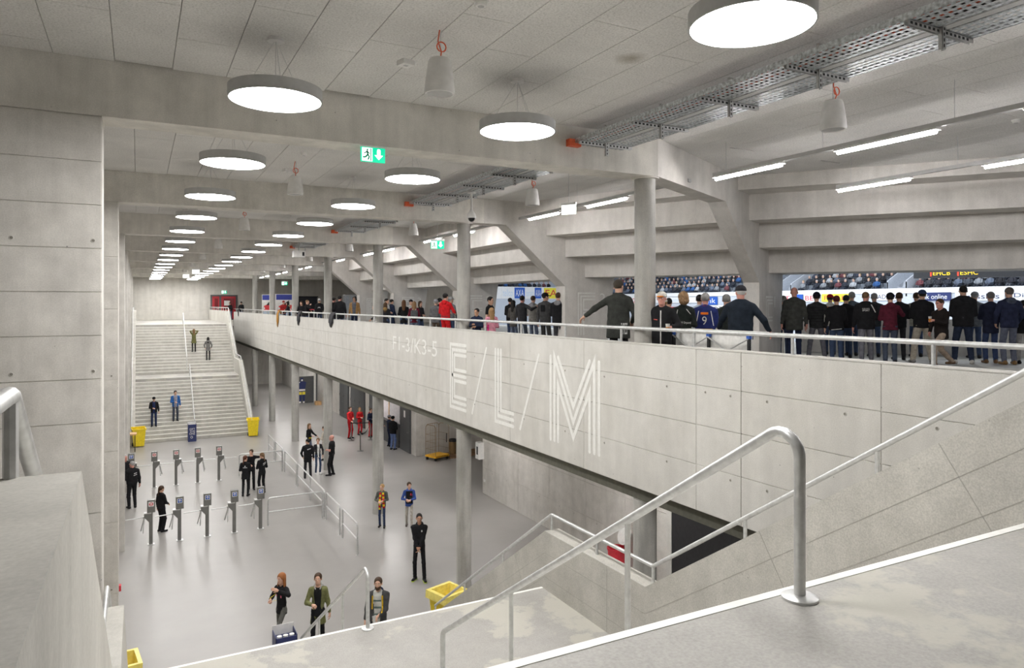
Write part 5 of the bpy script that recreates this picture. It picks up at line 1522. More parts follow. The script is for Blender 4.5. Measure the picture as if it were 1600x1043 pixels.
def ex_scarf(c):
    g = c['proj'](1); cols = [cloth((.75, .55, .03)), cloth((.5, .02, .02))]
    sc = MB()
    for sx, v0 in ((-1, .80), (1, .74)):
        n = 8
        for k in range(n):
            z1 = 1.44 - (1.44 - v0) * k / n; z0 = 1.44 - (1.44 - v0) * (k + 1) / n
            x = lambda zz: sx * (.055 + .05 * (1.44 - zz))
            sc.cur = (k + (sx > 0)) % 2
            fr = [g(x(z1) - .04, z1), g(x(z1) + .04, z1), g(x(z0) + .04, z0), g(x(z0) - .04, z0)]
            fr = [(p[0], max(p[1], .06) + .012, p[2]) for p in fr]; bk = [(p[0], p[1] - .012, p[2]) for p in fr]
            sc.add(fr + bk, [(0, 1, 2, 3), (7, 6, 5, 4), (0, 4, 5, 1), (1, 5, 6, 2), (2, 6, 7, 3), (3, 7, 4, 0)])
    sc.cur = 0; R_ = []
    for k in range(13):
        a = math.pi * (1.0 + 1.0 * k / 12); R_.append(tuple((np.array(c['W']((.085 * math.cos(a), .075 * math.sin(a) + .0, .535)))) * c['s']))
    sc.tube(R_, .035 * c['s'], 8); sc.build('scarf', cols, c['root'], True)
def ex_pack(col, w_=.15, hh=.19, strap=(.6, .6, .6)):
    def f(c):
        W = c['W']; o = np.array(W((0, -.19, .24)))
        def sd(P):
            q = c['TL'](P) - np.array((0, -.2, .25), f32); d = np.abs(q) - np.array((w_ - .05, .035, hh - .05), f32)
            return np.sqrt((np.maximum(d, 0) ** 2).sum(1)) - .05
        a = Acc(); v, f_ = snet(sd, o - .3, o + .3, .022); a.add(v, f_); a.build('backpack', cloth(col), c['root'], c['s'])
        c['strip']('strap', [(-.09, 1.44), (.07, 1.2)], .02, strap); c['strip']('strap', [(.09, 1.44), (-.07, 1.2)], .02, strap)
    return f
def at(px, d):
    X = (px - 216.0) * d * math.cos(YAW) / 1100.0
    return X, (d - math.sin(YAW) * X) / math.cos(YAW)
def gal_h(topy, d): return 1.42 + (475 - topy) * d / 1100.0
def wpos(c, p):
    r_ = c['root']; a = r_.rotation_euler.z; q = np.asarray(p, float) * c['s']
    return (r_.location.x + q[0] * math.cos(a) - q[1] * math.sin(a), r_.location.y + q[0] * math.sin(a) + q[1] * math.cos(a), r_.location.z + q[2])
def hand_at(c, i, fwd=.085, up=0.0):
    S_, E_, W_ = c['arms'][i]; e = (W_ - E_) / np.linalg.norm(W_ - E_)
    return wpos(c, W_ + e * fwd + np.array([0, 0, up]))
CUPM = plain('clear_cup', (.6, .6, .58), .2); BEER = plain('beer', (.55, .2, .02), .2)
def ex_cup(i, label, full=True):
    def f(c):
        p = hand_at(c, i)
        e = empty('plastic_cup', (p[0], p[1], p[2] - .05), 0, label, 'cup')
        MB().lathe([(.028, 0), (.032, .07)], n=14).build('drink', BEER if full else CUPM, e, True)
        MB().lathe([(.0325, .07), (.038, .12), (.04, .121), (.036, .119), (.031, .07)], n=14, capb=False, capt=False).build('cup_wall', CUPM, e, True)
    return f
def ex_phone(i, label):
    def f(c):
        p = hand_at(c, i)
        o = MB().box(-.035, .035, -.005, .005, -.07, .07).box(-.031, .031, -.006, -.005, -.06, .06).build('phone', M['blackgloss'], None, False, p); tag(o, label, 'phone')
    return f
def rl(px, X=8.0):
    d = X * 1100.0 / math.cos(YAW) / (px - 216.0); return (*at(px, d), d)
ARENA = (.8, .6)

# ------------------------------------------------------------------ lower concourse
person('young man in a black hoodie and lime-soled shoes standing by the long fence', 6.84, 18.33, 0, (-.45, -.9), 1.86, 1, .86, skin=SKIND, hair='crop', hairc=H_BLK, top=BLK, hood=True, legs=BLK, shoes=BLK, sole=(.55, .75, .05), arms=('clasp', 'clasp'), feet=((-.14, .05, .3), (.12, -.05, -.3)), hyaw=.15, fit=.95,
       extra=lambda c: (c['decal']('chest_logo', [[(-.09, 1.3), (-.06, 1.3), (-.06, 1.35), (-.09, 1.35)]], (.7, .7, .7), 1)))
person('boy with a red and yellow striped scarf beside the column', 7.35, 23.3, 0, (-.45, -.9), 1.48, 1, .88, hair='short', hairc=H_BLOND, top=(.09, .095, .085), legs=(.03, .045, .10), arms=('belly', (.1, .22, 1.1)), feet=((-.1, .06, .1), (.1, -.06, -.15)), hyaw=-.5, fit=.85, extra=ex_scarf)
person('boy in a black vest with blue sleeves walking behind the hoodie man', 8.18, 22.9, 0, (-.35, -.94), 1.57, 1, .88, hair='short', hairc=H_BR, top=(.04, .08, .28), hood=(.12, .2, .45), legs=(.38, .35, .31), shoes=(.06, .05, .045), fit=.88, arms=('belly', (.1, .2, 1.1)), feet=((-.1, .22, .1), (.1, -.16, -.1)), hyaw=.25,
       extra=lambda c: (c['decal']('vest_front', [[(x0, z0), (x0 + .05, z0), (x0 + .05, z0 + .08), (x0, z0 + .08)] for x0 in (-.13, -.08, -.03, .02, .07) for z0 in (.92, 1.0, 1.08, 1.16, 1.24, 1.32)], BLK, 1), c['decal']('vest_badge', [[(-.11, 1.22), (-.05, 1.22), (-.04, 1.3), (-.08, 1.33), (-.12, 1.3)]], (.7, .05, .1), 1)))
person('bald guard in black t-shirt and belt seen from behind', 7.6, 31.4, 0, (-.75, .5), 1.80, 1, 1.1, skin=SKINR, hair='bald', top=BLK, sleeve=.55, collar=False, legs=BLK, arms=('belly', 'hang'), hem=-.02, feet=((-.13, .05, .2), (.13, -.02, -.1)), hyaw=.4,
       extra=lambda c: c['strip']('belt', [(-.17, .95), (.17, .95)], .05, (.03, .03, .03)))
person('woman in dark jacket and white hoodie between the two guards', 7.1, 31.9, 0, (.1, -1), 1.63, 1, .9, True, hair='tail', hairc=H_DBL, top=DK, shirt=(.7, .7, .68), open_=.05, hood=(.7, .7, .68), legs=JEANS, shoes=(.7, .7, .7), arms=('pocket', 'hang'), hyaw=-.5, fit=.85)
person('man in black jacket with a white back stripe next to the long fence', 6.55, 31.4, 0, (.2, .98), 1.73, 1, 1.0, hair='short', hairc=H_BLK, top=BLK, hem=-.22, legs=DK, arms=('pocket', 'hang'), hyaw=1.1, feet=((-.12, -.04, .1), (.13, .05, -.1)), extra=lambda c: c['strip']('back_stripe', [(-.02, 1.30), (.13, 1.34)], .035, (.65, .65, .65)))
person('long-haired woman in black top with yellow sash standing behind the trio', 7.5, 35.6, 0, (.6, -.6), 1.70, 0, .88, True, hair='long', hairc=H_DBL, top=BLK, legs=JEANSL, arms=((-.4, .2, 1.05), 'belly'), hyaw=-.3, fit=.85, extra=lambda c: c['strip']('sash', [(-.12, 1.0), (.12, 1.03)], .07, (.7, .55, .02), 1))
person('woman with tied hair in a cream jacket behind the trio', 8.0, 34.6, 0, (-.6, .5), 1.68, 0, .88, True, hair='tail', hairc=H_BR, top=(.50, .45, .38), legs=(.45, .42, .38), arms=('belly', 'belly'), fit=.85)
person('guard woman with a long ponytail between the front turnstiles', .68, 26.3, 0, (.85, .5), 1.55, 1, 1.2, True, hair='tail', hairc=H_BR, top=BLK, hem=-.06, legs=BLK, arms=('hang', 'front'), fit=1.05, extra=lambda c: c['strip']('blue_cloth', [(.13, .98), (.12, .72)], .05, (.02, .05, .35), 1))
person('guard in black with a white back print half hidden by the left fin', -.2, 29.85, 0, (-.3, .95), 1.76, 1, 1.12, skin=SKINR, hair='crop', hairc=H_GREY, top=BLK, hem=-.02, legs=BLK, arms=('belly', 'hang'), hyaw=.5, extra=lambda c: (c['strip']('back_print', [(.02, 1.31), (.13, 1.33)], .03, (.6, .6, .6)), c['strip']('back_print', [(.01, 1.24), (.14, 1.27)], .02, (.6, .6, .6))))
person('second guard mostly hidden behind the left fin', -.45, 31.4, 0, (.3, -.95), 1.74, 0, 1.05, skin=SKINR, hair='crop', hairc=H_GREY, top=BLK, legs=BLK, arms=('belly', 'belly'))
person('guard with a red-brown ponytail and back logo in the group of three', 3.75, 29.6, 0, (.35, .94), 1.62, 1, 1.0, True, hair='tail', hairc=(.09, .03, .015), top=BLK, hem=-.2, legs=BLK, arms=('belly', 'belly'), hyaw=-.5, fit=.9, extra=lambda c: (c['strip']('back_print', [(-.09, 1.25), (.09, 1.25)], .025, (.6, .6, .6)), c['decal']('back_logo', [[(-.03, 1.28), (.04, 1.28), (.02, 1.34), (-.01, 1.34)]], (.6, .6, .6))))
person('guard with brown hair and shoulder print, right of the group of three', 4.4, 29.75, 0, (-.35, .94), 1.64, 1, 1.0, True, hair='tail', hairc=H_DBL, top=BLK, legs=BLK, arms=('belly', 'belly'), hyaw=.5, extra=lambda c: (c['strip']('back_print', [(.0, 1.29), (.14, 1.35)], .03, (.6, .6, .6)), c['strip']('back_print', [(.0, 1.23), (.14, 1.29)], .02, (.6, .6, .6))))
person('guard drinking from a red can at the back of the group of three', 4.1, 30.55, 0, (-.2, -.98), 1.66, 1, 1.0, True, hair='tail', hairc=H_BR, top=BLK, legs=BLK, arms=('face', 'belly'), hyaw=-.3)
person('man in a red tracksuit standing at the taut queue belt', 10.59, 39.5, 0, (.5, -.85), 1.82, 0, .95, hair='short', hairc=H_BR, top=(.55, .02, .025), legs=(.5, .02, .025), arms=('belly', (.2, .3, 1.0)), hyaw=-.2)
person('blonde woman in a red tracksuit at the queue belt', 11.4, 40.4, 0, (.3, -.95), 1.62, 0, .95, True, hair='long', hairc=H_BLOND, top=(.55, .02, .025), legs=(.5, .02, .025), arms=('belly', 'belly'), hyaw=-.4)
person('person in red and navy half hidden behind the third column', 11.75, 39.4, 0, (.4, -.9), 1.66, 0, 1.0, True, hair='short', hairc=H_BR, top=NAVY, hood=(.5, .02, .025), legs=(.5, .02, .025), arms=('belly', 'belly'))
person('man in black with a white cap leaning at the serving hatch', 11.55, 37.6, 0, (1, .1), 1.70, 0, 1.0, hair='short', hairc=H_BLK, top=BLK, legs=JEANS, arms=('rail', 'rail'), lean=.15, cap=('cap', (.6, .6, .6)), extra=lambda c: c['decal']('back_logo', [[(-.06, 1.2), (.06, 1.2), (.04, 1.3), (-.04, 1.3)]], (.5, .5, .55)))
person('man in a dark jacket with grey cap waiting at the hatch', 11.85, 36.3, 0, (1, .2), 1.70, 0, 1.0, hair='short', hairc=H_BR, top=NAVY, legs=NAVY, arms=('rail', 'pocket'), cap=('cap', (.35, .35, .38)))
person('man in dark bomber jacket and blue jeans next to the notice door', 11.75, 35.4, 0, (.75, .6), 1.78, 0, 1.08, hair='short', hairc=H_BLK, top=BLK, legs=(.12, .17, .34), arms=('belly', 'belly'), cap=('capback', BLK))
# foot of the near stair
def st(px, topy, d): return (*at(px, d), 7.6 - (topy - 475) * d / 1100.0)
a = at(440, 15.6)
person('red-haired woman raising a hand at the foot of the near stair', a[0], a[1], 0, (-.75, -.5), 1.72, 1, .88, True, hair='long', hairc=H_RED, top=BLK, legs=(.13, .13, .12), fit=.85, arms=((-.2, .3, 1.44), (.14, .2, 1.14)), feet=((-.1, .28, .1), (.12, -.26, -.1)), hyaw=.1, curl=(.2, .9),
       extra=lambda c: (c['decal']('chest_print', [[(-.09, 1.26), (.08, 1.29), (.08, 1.36), (-.08, 1.34)], [(-.08, 1.17), (.09, 1.19), (.09, 1.24), (-.08, 1.23)]], (.55, .12, .2), 1), c['strip']('yellow_lanyard', [(.12, 1.35), (.16, 1.05)], .015, (.6, .5, .05), 1)))
a = at(497, 15.4)
person('woman in an olive parka and black top near the bottle bin', a[0], a[1], 0, (-.35, -.94), 1.74, 1, .92, True, hair='tail', hairc=H_BR, top=(.15, .155, .065), shirt=BLK, open_=.075, hood=(.33, .33, .31), hem=-.3, flare=.02, legs=BLK, fit=.85, arms=('hang', (.08, .26, 1.16)), feet=((-.1, -.1, .1), (.1, .15, -.1)), hpitch=.2, curl=(.5, 1.0))
a = at(591, 15.0)
person('bearded man in grey jacket and striped shirt climbing the near stair', a[0], a[1], 0.0, (-.45, -.9), 1.80, 1, 1.03, hair='short', hairc=H_BR, beard=H_BR, top=(.06, .06, .06), shirt=(.50, .50, .47), open_=.085, hood=(.02, .03, .07), legs=BLK, arms=((-.02, .28, 1.05), 'hang'), hpitch=.15, curl=(1.0, .5),
       extra=lambda c: (c['strip']('shirt_stripe', [(-.08, 1.32), (.08, 1.32)], .035, (.12, .16, .15), 1), c['strip']('shirt_stripe', [(-.08, 1.18), (.08, 1.18)], .035, (.12, .16, .15), 1), c['strip']('shirt_stripe', [(-.08, 1.04), (.08, 1.04)], .035, (.12, .16, .15), 1), c['strip']('scarf_end', [(-.1, 1.42), (-.11, 1.12)], .03, (.55, .35, .02), 1), c['strip']('scarf_end', [(.1, 1.42), (.11, 1.14)], .03, (.55, .35, .02), 1), ex_cup(0, 'small clear cup in the bearded man\'s hand', False)(c)))
# far stair (surface heights of steps)
def stair_z(Y):
    k = (Y - 43.4)
    if k < 4.64: return RH * (int(k / TR) + 1)
    if k < 7.24: return RH * 17
    return RH * 17 + RH * min(17, int((k - 7.24) / TR) + 1)
for lab, X, Y, fc, kw in (('girl in an olive parka holding her hood on the far stair', 3.34, 52.38, (0, 1), dict(h=1.58, fem=True, hair='long', hairc=H_DBL, top=(.13, .13, .05), hem=-.28, flare=.02, legs=BLK, fit=.8, arms=((-.09, -.01, 1.60), (.09, -.01, 1.60)))),
                          ('woman in a grey hooded jacket climbing the far stair', 4.17, 51.66, (.1, 1), dict(h=1.58, fem=True, hair='long', hairc=H_BLK, top=(.16, .155, .15), hem=-.22, hood=True, legs=BLK, fit=.8, arms=('pocket', 'pocket'))),
                          ('man in black jacket and cap coming down the far stair', .78, 44.40, (-.05, -1), dict(h=1.68, hair='short', hairc=H_BLK, top=BLK, shirt=(.02, .03, .09), open_=.06, legs=(.02, .03, .08), arms=('hang', 'belly'), cap=('capback', BLK), hpitch=-.4)),
                          ('man in a bright blue jacket coming down the far stair', 1.88, 44.70, (.1, -1), dict(h=1.76, hair='short', hairc=H_BLK, top=(.03, .12, .36), shirt=(.28, .28, .33), open_=.08, legs=(.05, .06, .09), arms=('hang', 'belly'), hpitch=-.1))):
    person(lab, X, Y, stair_z(Y), fc, lod=0, **kw)

# ------------------------------------------------------------------ gallery, far to near
BACK = 0
def G(label, px, topy, d, face=(1, .15), h=None, X=None, **kw):
    d += BACK
    if BACK: h = min(1.9, max(1.52, gal_h(topy, d)))
    if X is not None: x_, y_, d = rl(px, X)
    else: x_, y_ = at(px, d)
    hh = h or gal_h(topy, d)
    kw.setdefault('lod', 1 if d < 24 else 0)
    return person(label, x_, y_, GZ + .005, face, hh, **kw)
WH = (.68, .68, .66)
G('man in black leaning on the rail before the red door', 361, 471, 64, (-.6, -.5), h=1.62, hairc=H_BLK, top=BLK, arms=('rail', 'rail'), lean=.2, skin=SKINR)
G('man in black with a cap right of the red door', 377, 471, 0, (-.4, -.8), X=7.95, h=1.65, hairc=H_BLK, top=BLK, arms=('belly', 'pocket'), cap=('cap', BLK))
G('person in a red cap and jacket at the red bar tables', 443, 469, 46.5, (.3, -.9), h=1.66, top=(.4, .03, .03), hairc=H_BLK, cap=('cap', (.35, .03, .03)), arms=('belly', 'belly'))
G('woman with a fur-edged hood leaning on the rail by the mustard jacket', 452, 470, 42, (-.8, .4), h=1.6, fem=True, hair='long', hairc=H_BLK, top=DK, hood=(.35, .28, .16), arms=('rail', 'rail'), lean=.15)
G('brown-haired woman in black at the rail left of the third gallery column', 471, 470, 39, (-.5, -.6), h=1.6, fem=True, hair='long', hairc=H_BR, top=BLK, hood=True, arms=('belly', 'pocket'))
G('man in black holding his chin beside the brown-haired woman', 480, 468, 38, (.8, -.5), h=1.66, hairc=H_DBL, hair='crop', top=BLK, arms=('belly', (.03, .2, 1.46)))
G('man in black with a white cap before the dark opening', 499, 466, 40, (.2, 1), h=1.74, hairc=H_GREY, hair='crop', top=BLK, cap=('capback', (.6, .6, .6)), arms=('belly', 'belly'), extra=lambda c: c['decal']('back_logo', [[(-.1, 1.22), (.06, 1.22), (.04, 1.29), (-.06, 1.29)]], (.6, .6, .6)))
G('man in black with a white back emblem, head turned right', 522, 464, 33.5, (-.1, 1), h=1.76, skin=SKINR, hairc=H_BLK, top=BLK, bulk=1.1, hyaw=-1.0, arms=('pocket', 'belly'), extra=lambda c: (c['decal']('back_emblem', [[(.02, 1.27), (.09, 1.27), (.08, 1.36), (.03, 1.36)]], (.6, .6, .6)), c['strip']('back_print', [(0, 1.23), (.11, 1.23)], .02, (.6, .6, .6))))
G('taller man in black beside the man with the back emblem', 531, 461, 32.5, (.3, .95), h=1.82, skin=SKINR, hairc=H_BLK, top=BLK, bulk=1.12, hem=-.2, hyaw=-.5, arms=('pocket', 'hang'))
G('curly-haired man in a tan jacket and grey shirt facing the camera', 554, 462, 35, (-.5, -.85), h=1.82, hair='curly', hairc=H_BLK, top=(.38, .22, .09), shirt=(.13, .14, .17), open_=.085, legs=NAVY, arms=('hang', 'hang'))
G('red-haired person in black leaning at the foot of the third gallery column', 591, 477, 28, (-.9, .2), h=1.42, fem=True, hair='short', hairc=H_RED, top=BLK, arms=('rail', 'rail'), lean=.25)
G('woman with long brown hair and fur collar seen from behind', 602, 473, 28, (.4, .9), h=1.5, fem=True, hair='long', hairc=(.09, .05, .025), top=DK, hood=(.4, .26, .1), hem=-.25, arms=('belly', 'belly'))
G('dark-haired man with a pale shirt behind the long-haired woman', 604, 466, 31, (.6, -.6), h=1.68, hair='short', hairc=H_BLK, top=WH, arms=('belly', 'belly'))
G('person in navy beside the white pier edge', 612, 467, 33.5, (.9, .2), h=1.67, hair='short', hairc=H_BLK, top=NAVY, legs=NAVY, arms=('pocket', 'pocket'))
G('woman with wavy auburn hair in a black jacket', 631, 468, 28, (.4, .9), h=1.6, fem=True, hair='long', hairc=(.13, .06, .025), top=BLK, hem=-.2, arms=('belly', 'belly'))
G('person in a black cap between the long-haired women', 642, 468, 30.5, (.2, -.95), h=1.63, hair='short', hairc=H_BLK, top=WH, cap=('cap', BLK), arms=('belly', 'belly'))
G('blonde woman in maroon with a grey drawstring backpack', 647, 471, 26.3, (.3, .95), h=1.54, fem=True, hair='long', hairc=(.26, .15, .07), top=(.12, .012, .025), legs=JEANSL, arms=('belly', 'belly'), extra=ex_pack((.09, .095, .1)))
G('brown-haired woman right of the blonde with the backpack', 656.5, 470, 28.2, (.4, -.8), h=1.56, fem=True, hair='long', hairc=H_BR, top=DK, hood=(.3, .26, .2), arms=('belly', 'belly'))
G('man in a grey jacket and grey cap left of the red tracksuit', 681, 470, 25, (.6, .7), h=1.6, hair='short', hairc=H_GREY, top=(.13, .13, .135), legs=(.1, .075, .055), cap=('cap', (.25, .25, .27)), arms=('belly', 'belly'))
G('man in a bright red tracksuit on the gallery', 696, 458, 23.6, (.85, .5), h=1.8, hair='short', hairc=H_BLK, top=(.62, .015, .02), legs=(.6, .015, .02), hood=True, arms=('belly', (.15, .33, 1.12)), fit=1.1, extra=lambda c: c['strip']('waist_cord', [(-.16, 1.0), (.16, 1.0)], .02, (.05, .05, .06)))
G('person in black behind the man in the red tracksuit', 687, 465, 27, (.9, .3), h=1.66, hair='short', hairc=H_BLK, top=BLK, cap=('cap', BLK), arms=('belly', 'belly'))
G('man in a grey hoodie right of the red tracksuit', 704.5, 463, 26, (.9, .3), h=1.7, hair='crop', hairc=H_GREY, top=(.17, .175, .19), hood=True, arms=('pocket', 'pocket'), cap=('cap', (.3, .3, .3)))
G('person in a dark maroon top at the opening behind the grey hoodie', 711, 466, 29, (.9, .2), h=1.66, hair='short', hairc=H_BR, top=(.10, .02, .03), arms=('pocket', 'pocket'))
G('smiling boy in navy holding the rail beside the second gallery column', 745, 482, 0, (-.75, -.6), X=7.95, h=1.31, hair='short', hairc=H_BLK, skin=(.58, .33, .21), top=NAVY, arms=('belly', (.05, .24, 1.2)), headscale=1.13, lod=1)
G('blonde girl in a pink vest beside the boy at the rail', 768, 481, 0, (.2, .95), X=8.0, h=1.33, fem=True, hair='long', hairc=(.30, .18, .08), top=(.62, .26, .33), arms=('belly', 'belly'), headscale=1.12, lod=1, extra=lambda c: c['strip']('magenta_side', [(-.13, 1.2), (-.14, .95)], .05, (.5, .02, .15)))
G('young man in a black t-shirt behind the children', 766, 463, 20.5, (.6, -.75), h=1.65, hair='short', hairc=H_BLK, top=BLK, sleeve=.5, collar=False, arms=('pocket', 'hang'), hyaw=-.2, lod=1)
G('person in black at the left edge of the second opening', 797, 465, 26, (.9, .45), h=1.66, hair='short', hairc=H_BLK, top=BLK, arms=('belly', 'belly'))
G('person with dark hair in a taupe jacket watching the ice', 802, 468, 24.5, (.9, .45), h=1.57, fem=True, hair='long', hairc=H_BLK, top=(.09, .085, .08), hem=-.22, legs=JEANSL, arms=('belly', 'belly'))
G('man in a black jacket with one arm around his neighbour', 816, 461, 23, (.85, .5), h=1.71, hair='short', hairc=H_BLK, top=DK, legs=(.05, .06, .08), arms=('belly', (.5, .12, 1.38)), skin=SKINR)
G('person in a pale grey hoodie under the outstretched arm', 833, 461, 23.5, (.85, .5), h=1.71, hair='short', hairc=H_BR, top=(.28, .27, .25), hood=(.3, .3, .32), legs=JEANSL, arms=('belly', 'belly'))
G('man with a black cap and grey sleeves beside the pier', 852, 457, 21, (.85, .5), h=1.77, hair='short', hairc=H_BLK, top=(.06, .06, .062), legs=(.05, .05, .05), cap=('cap', BLK), arms=('hang', 'pocket'), hyaw=-.6, bulk=1.05, extra=lambda c: c['strip']('dark_back', [(-.1, 1.3), (.06, 1.3)], .2, BLK))
G('man in a black sweatshirt with grey hood in front of the pier', 872.5, 458, 20.4, (.8, .6), h=1.77, hair='short', hairc=H_BR, top=BLK, hood=(.25, .25, .26), legs=(.05, .05, .055), arms=('belly', 'pocket'), bulk=1.12)
G('man in black with a red shoulder badge right of the grey hood', 884, 463, 20.8, (.5, .85), h=1.7, hair='short', hairc=H_BLK, top=BLK, arms=('belly', 'hang'), extra=lambda c: c['decal']('shoulder_badge', [[(.18, 1.25), (.215, 1.25), (.215, 1.31), (.18, 1.31)]], (.5, .08, .05)))

# the group at the rail by the nearest column
G('tall man in a long dark jacket stretching one arm along the rail', 966, 437, 0, (.78, .62), X=8.0, h=1.9, bulk=1.08, hair='short', hairc=(.045, .035, .025), top=(.035, .037, .033), hem=-.22, flare=.03, legs=BLK, arms=((-.62, -.02, 1.10), (.2, .2, 1.0)), hyaw=-.25, lod=1, lean=.04,
  extra=lambda c: c['text']('back_print', 'EXPRESS', .085, .8, .10, .2, WH))
G('man in a white and orange cap with zipped black jacket facing the camera', 1034, 457, 0, (-.75, -.65), X=7.86, h=1.64, bulk=1.08, skin=SKINR, hair='crop', hairc=H_GREY, top=BLK, hem=-.2, cap=('cap', (.66, .64, .58)), brim=(.7, .22, .03), arms=((-.2, .26, 1.12), 'hang'), hyaw=-.1, lod=1,
  extra=lambda c: (c['strip']('zip_line', [(.0, 1.42), (0, .78)], .022, (.6, .6, .58), 1), ex_cup(0, 'half-full beer cup held behind the rail')(c), c['strip']('chest_mark', [(.06, 1.25), (.13, 1.26)], .015, (.5, .1, .08), 1)))
G('curly-haired woman in a black club jacket lettered TV Orpund', 1067, 457, 0, (.75, .66), X=8.85, h=1.65, bulk=1.1, fem=True, hair='curly', hairc=(.28, .17, .085), top=(.014, .018, .016), legs=BLK, arms=((-.34, .22, 1.05), 'belly'), hyaw=.5, lod=1, headscale=1.05,
  extra=lambda c: (c['text']('back_lettering', 'TV Orpund', -.04, 1.13, .2, .055, WH), c['strip']('shoulder_stripe', [(-.09, 1.42), (-.13, 1.22)], .016, WH), c['strip']('shoulder_stripe', [(.08, 1.43), (.16, 1.33)], .012, WH)))
G('fan in a navy hockey jersey with number 9', 1102, 457, 13.2, (.75, .66), h=1.64, bulk=1.1, hair='short', hairc=H_GREY, skin=SKINR, top=(.02, .03, .13), hem=-.18, flare=.02, legs=NAVY, arms=('belly', 'belly'), lod=1, collarc=(.35, .03, .03),
  extra=lambda c: (c['text']('number_nine', '9', -.05, 1.12, .09, .17, WH), c['strip']('orange_name_bar', [(-.08, 1.35), (.07, 1.35)], .045, (.75, .18, .02)), c['strip']('yellow_hem', [(-.15, .99), (.15, .99)], .10, (.75, .42, .02)), c['text']('hem_lettering', 'fanclub', -.12, .965, .22, .05, BLK), c['strip']('white_line', [(-.12, 1.4), (-.17, 1.15)], .014, WH), c['strip']('white_line', [(.12, 1.4), (.17, 1.1)], .014, WH)))
G('grey-haired man in a dark leather jacket left of the navy pullover', 1135, 460, 13.6, (.8, .6), h=1.62, hair='short', hairc=(.2, .2, .19), top=(.02, .025, .022), arms=('belly', 'belly'), lod=1)
G('man in black behind the curly-haired woman', 1068, 458, 14.8, (.8, .6), h=1.65, hair='short', hairc=H_BLK, top=BLK, arms=('belly', 'belly'), lod=0)
G('person in a white cap and red scarf left of the curly-haired woman', 1037, 465, 15.2, (.7, .7), h=1.56, hair='short', hairc=H_BLOND, top=(.10, .13, .2), hood=(.4, .02, .02), cap=('cap', (.6, .58, .52)), arms=('belly', 'belly'), lod=0)
G('person with dark hair and red collar beside the white cap', 1045, 465, 16.2, (.8, .5), h=1.57, hair='short', hairc=H_BLK, top=BLK, hood=(.4, .03, .03), arms=('belly', 'belly'), lod=0)
G('person in a pale blue shirt left of the number 9 jersey', 1093, 459, 15.6, (.8, .6), h=1.64, hair='short', hairc=H_BLK, top=(.45, .52, .6), arms=('belly', 'belly'), lod=0)
G('white-haired man in a navy pullover with red collar and dark cap', 1157, 446, 0, (.78, .62), X=8.85, h=1.74, bulk=1.2, skin=SKINR, hair='crop', hairc=(.5, .5, .48), top=(.014, .02, .03), collarc=(.3, .015, .02), legs=DK, cap=('cap', (.02, .02, .025)), arms=((-.4, .3, 1.0), (.46, .14, .98)), hyaw=.45, lod=1)

# the crowd in the right-hand opening
R1 = (.72, .69); BACK = 2.1
G('person with a grey knitted hat at the pier edge', 1224, 462, 16.6, R1, h=1.6, hair='short', hairc=H_GREY, top=DK, cap=('beanie', (.16, .16, .14)), arms=('belly', 'belly'), lod=0)
G('bald tall man in a long grey-green hooded coat', 1241, 448, 15.4, R1, h=1.8, bulk=1.12, skin=SKINR, hair='bald', top=(.045, .047, .043), hood=True, hem=-.2, legs=NAVY, arms=('hang', 'hang'))
G('man in a black quilted jacket and dark cap', 1276, 456, 15.6, R1, h=1.7, bulk=1.02, hair='short', hairc=H_BLK, top=(.025, .026, .028), cap=('beanie', (.012, .012, .02)), legs=(.12, .12, .14), arms=('hang', 'pocket'), feet=((-.2, 0, .2), (.2, 0, -.2)),
  extra=lambda c: [c['strip']('quilt_seam', [(-.15, z_), (.15, z_)], .007, (.006, .006, .007)) for z_ in (1.02, 1.09, 1.16, 1.23, 1.30, 1.37)])
G('fan in a red cap and white and orange jersey', 1297, 459, 17.6, R1, h=1.66, hair='short', hairc=H_BR, top=(.62, .60, .56), cap=('cap', (.55, .015, .02)), arms=('belly', 'belly'), lod=0, extra=lambda c: (c['strip']('orange_band', [(-.15, 1.38), (.15, 1.38)], .05, (.7, .2, .04)), c['strip']('blue_band', [(-.15, 1.28), (.15, 1.28)], .05, (.03, .08, .4))))
G('woman with dark red hair in a black jacket', 1307, 461, 15.3, R1, h=1.6, bulk=1.15, fem=True, hair='short', hairc=(.09, .012, .014), top=BLK, legs=JEANS, arms=('hang', 'belly'), extra=lambda c: c['strip']('pale_hem', [(-.14, .85), (.12, .88)], .016, WH))
G('grey-haired man in a blue-grey jacket behind the black club jacket', 1331, 455, 17.2, R1, h=1.73, hair='short', hairc=H_GREY, top=(.10, .125, .15), arms=('hang', 'hang'), lod=0)
G('man in a black club jacket with white shoulder stripe and back text', 1353, 455, 14.8, R1, h=1.72, bulk=1.18, skin=SKINR, hair='crop', hairc=H_DBL, top=BLK, legs=(.15, .15, .175), arms=('hang', 'belly'), hyaw=-.5, feet=((-.12, -.15, .1), (.14, .12, -.1)),
  extra=lambda c: (c['text']('back_text', 'MUSIC MEETS', -.1, 1.335, .16, .028, WH), c['text']('back_text', 'SPORT', -.1, 1.285, .16, .042, WH), c['strip']('white_stripe', [(.1, 1.45), (.2, 1.26)], .022, WH)))
G('man with short grey hair between the club jacket and the maroon hoodie', 1366, 457, 16.8, R1, h=1.7, hair='short', hairc=H_GREY, top=(.03, .035, .04), arms=('belly', 'belly'), lod=0)
G('woman in a maroon hoodie and black beanie', 1391, 457, 14.6, R1, h=1.67, bulk=1.08, fem=True, hair='short', hairc=H_BLK, top=(.085, .012, .025), hood=True, legs=(.06, .075, .11), arms=('belly', (.12, .28, 1.35)), cap=('beanie', BLK), fit=1.0)
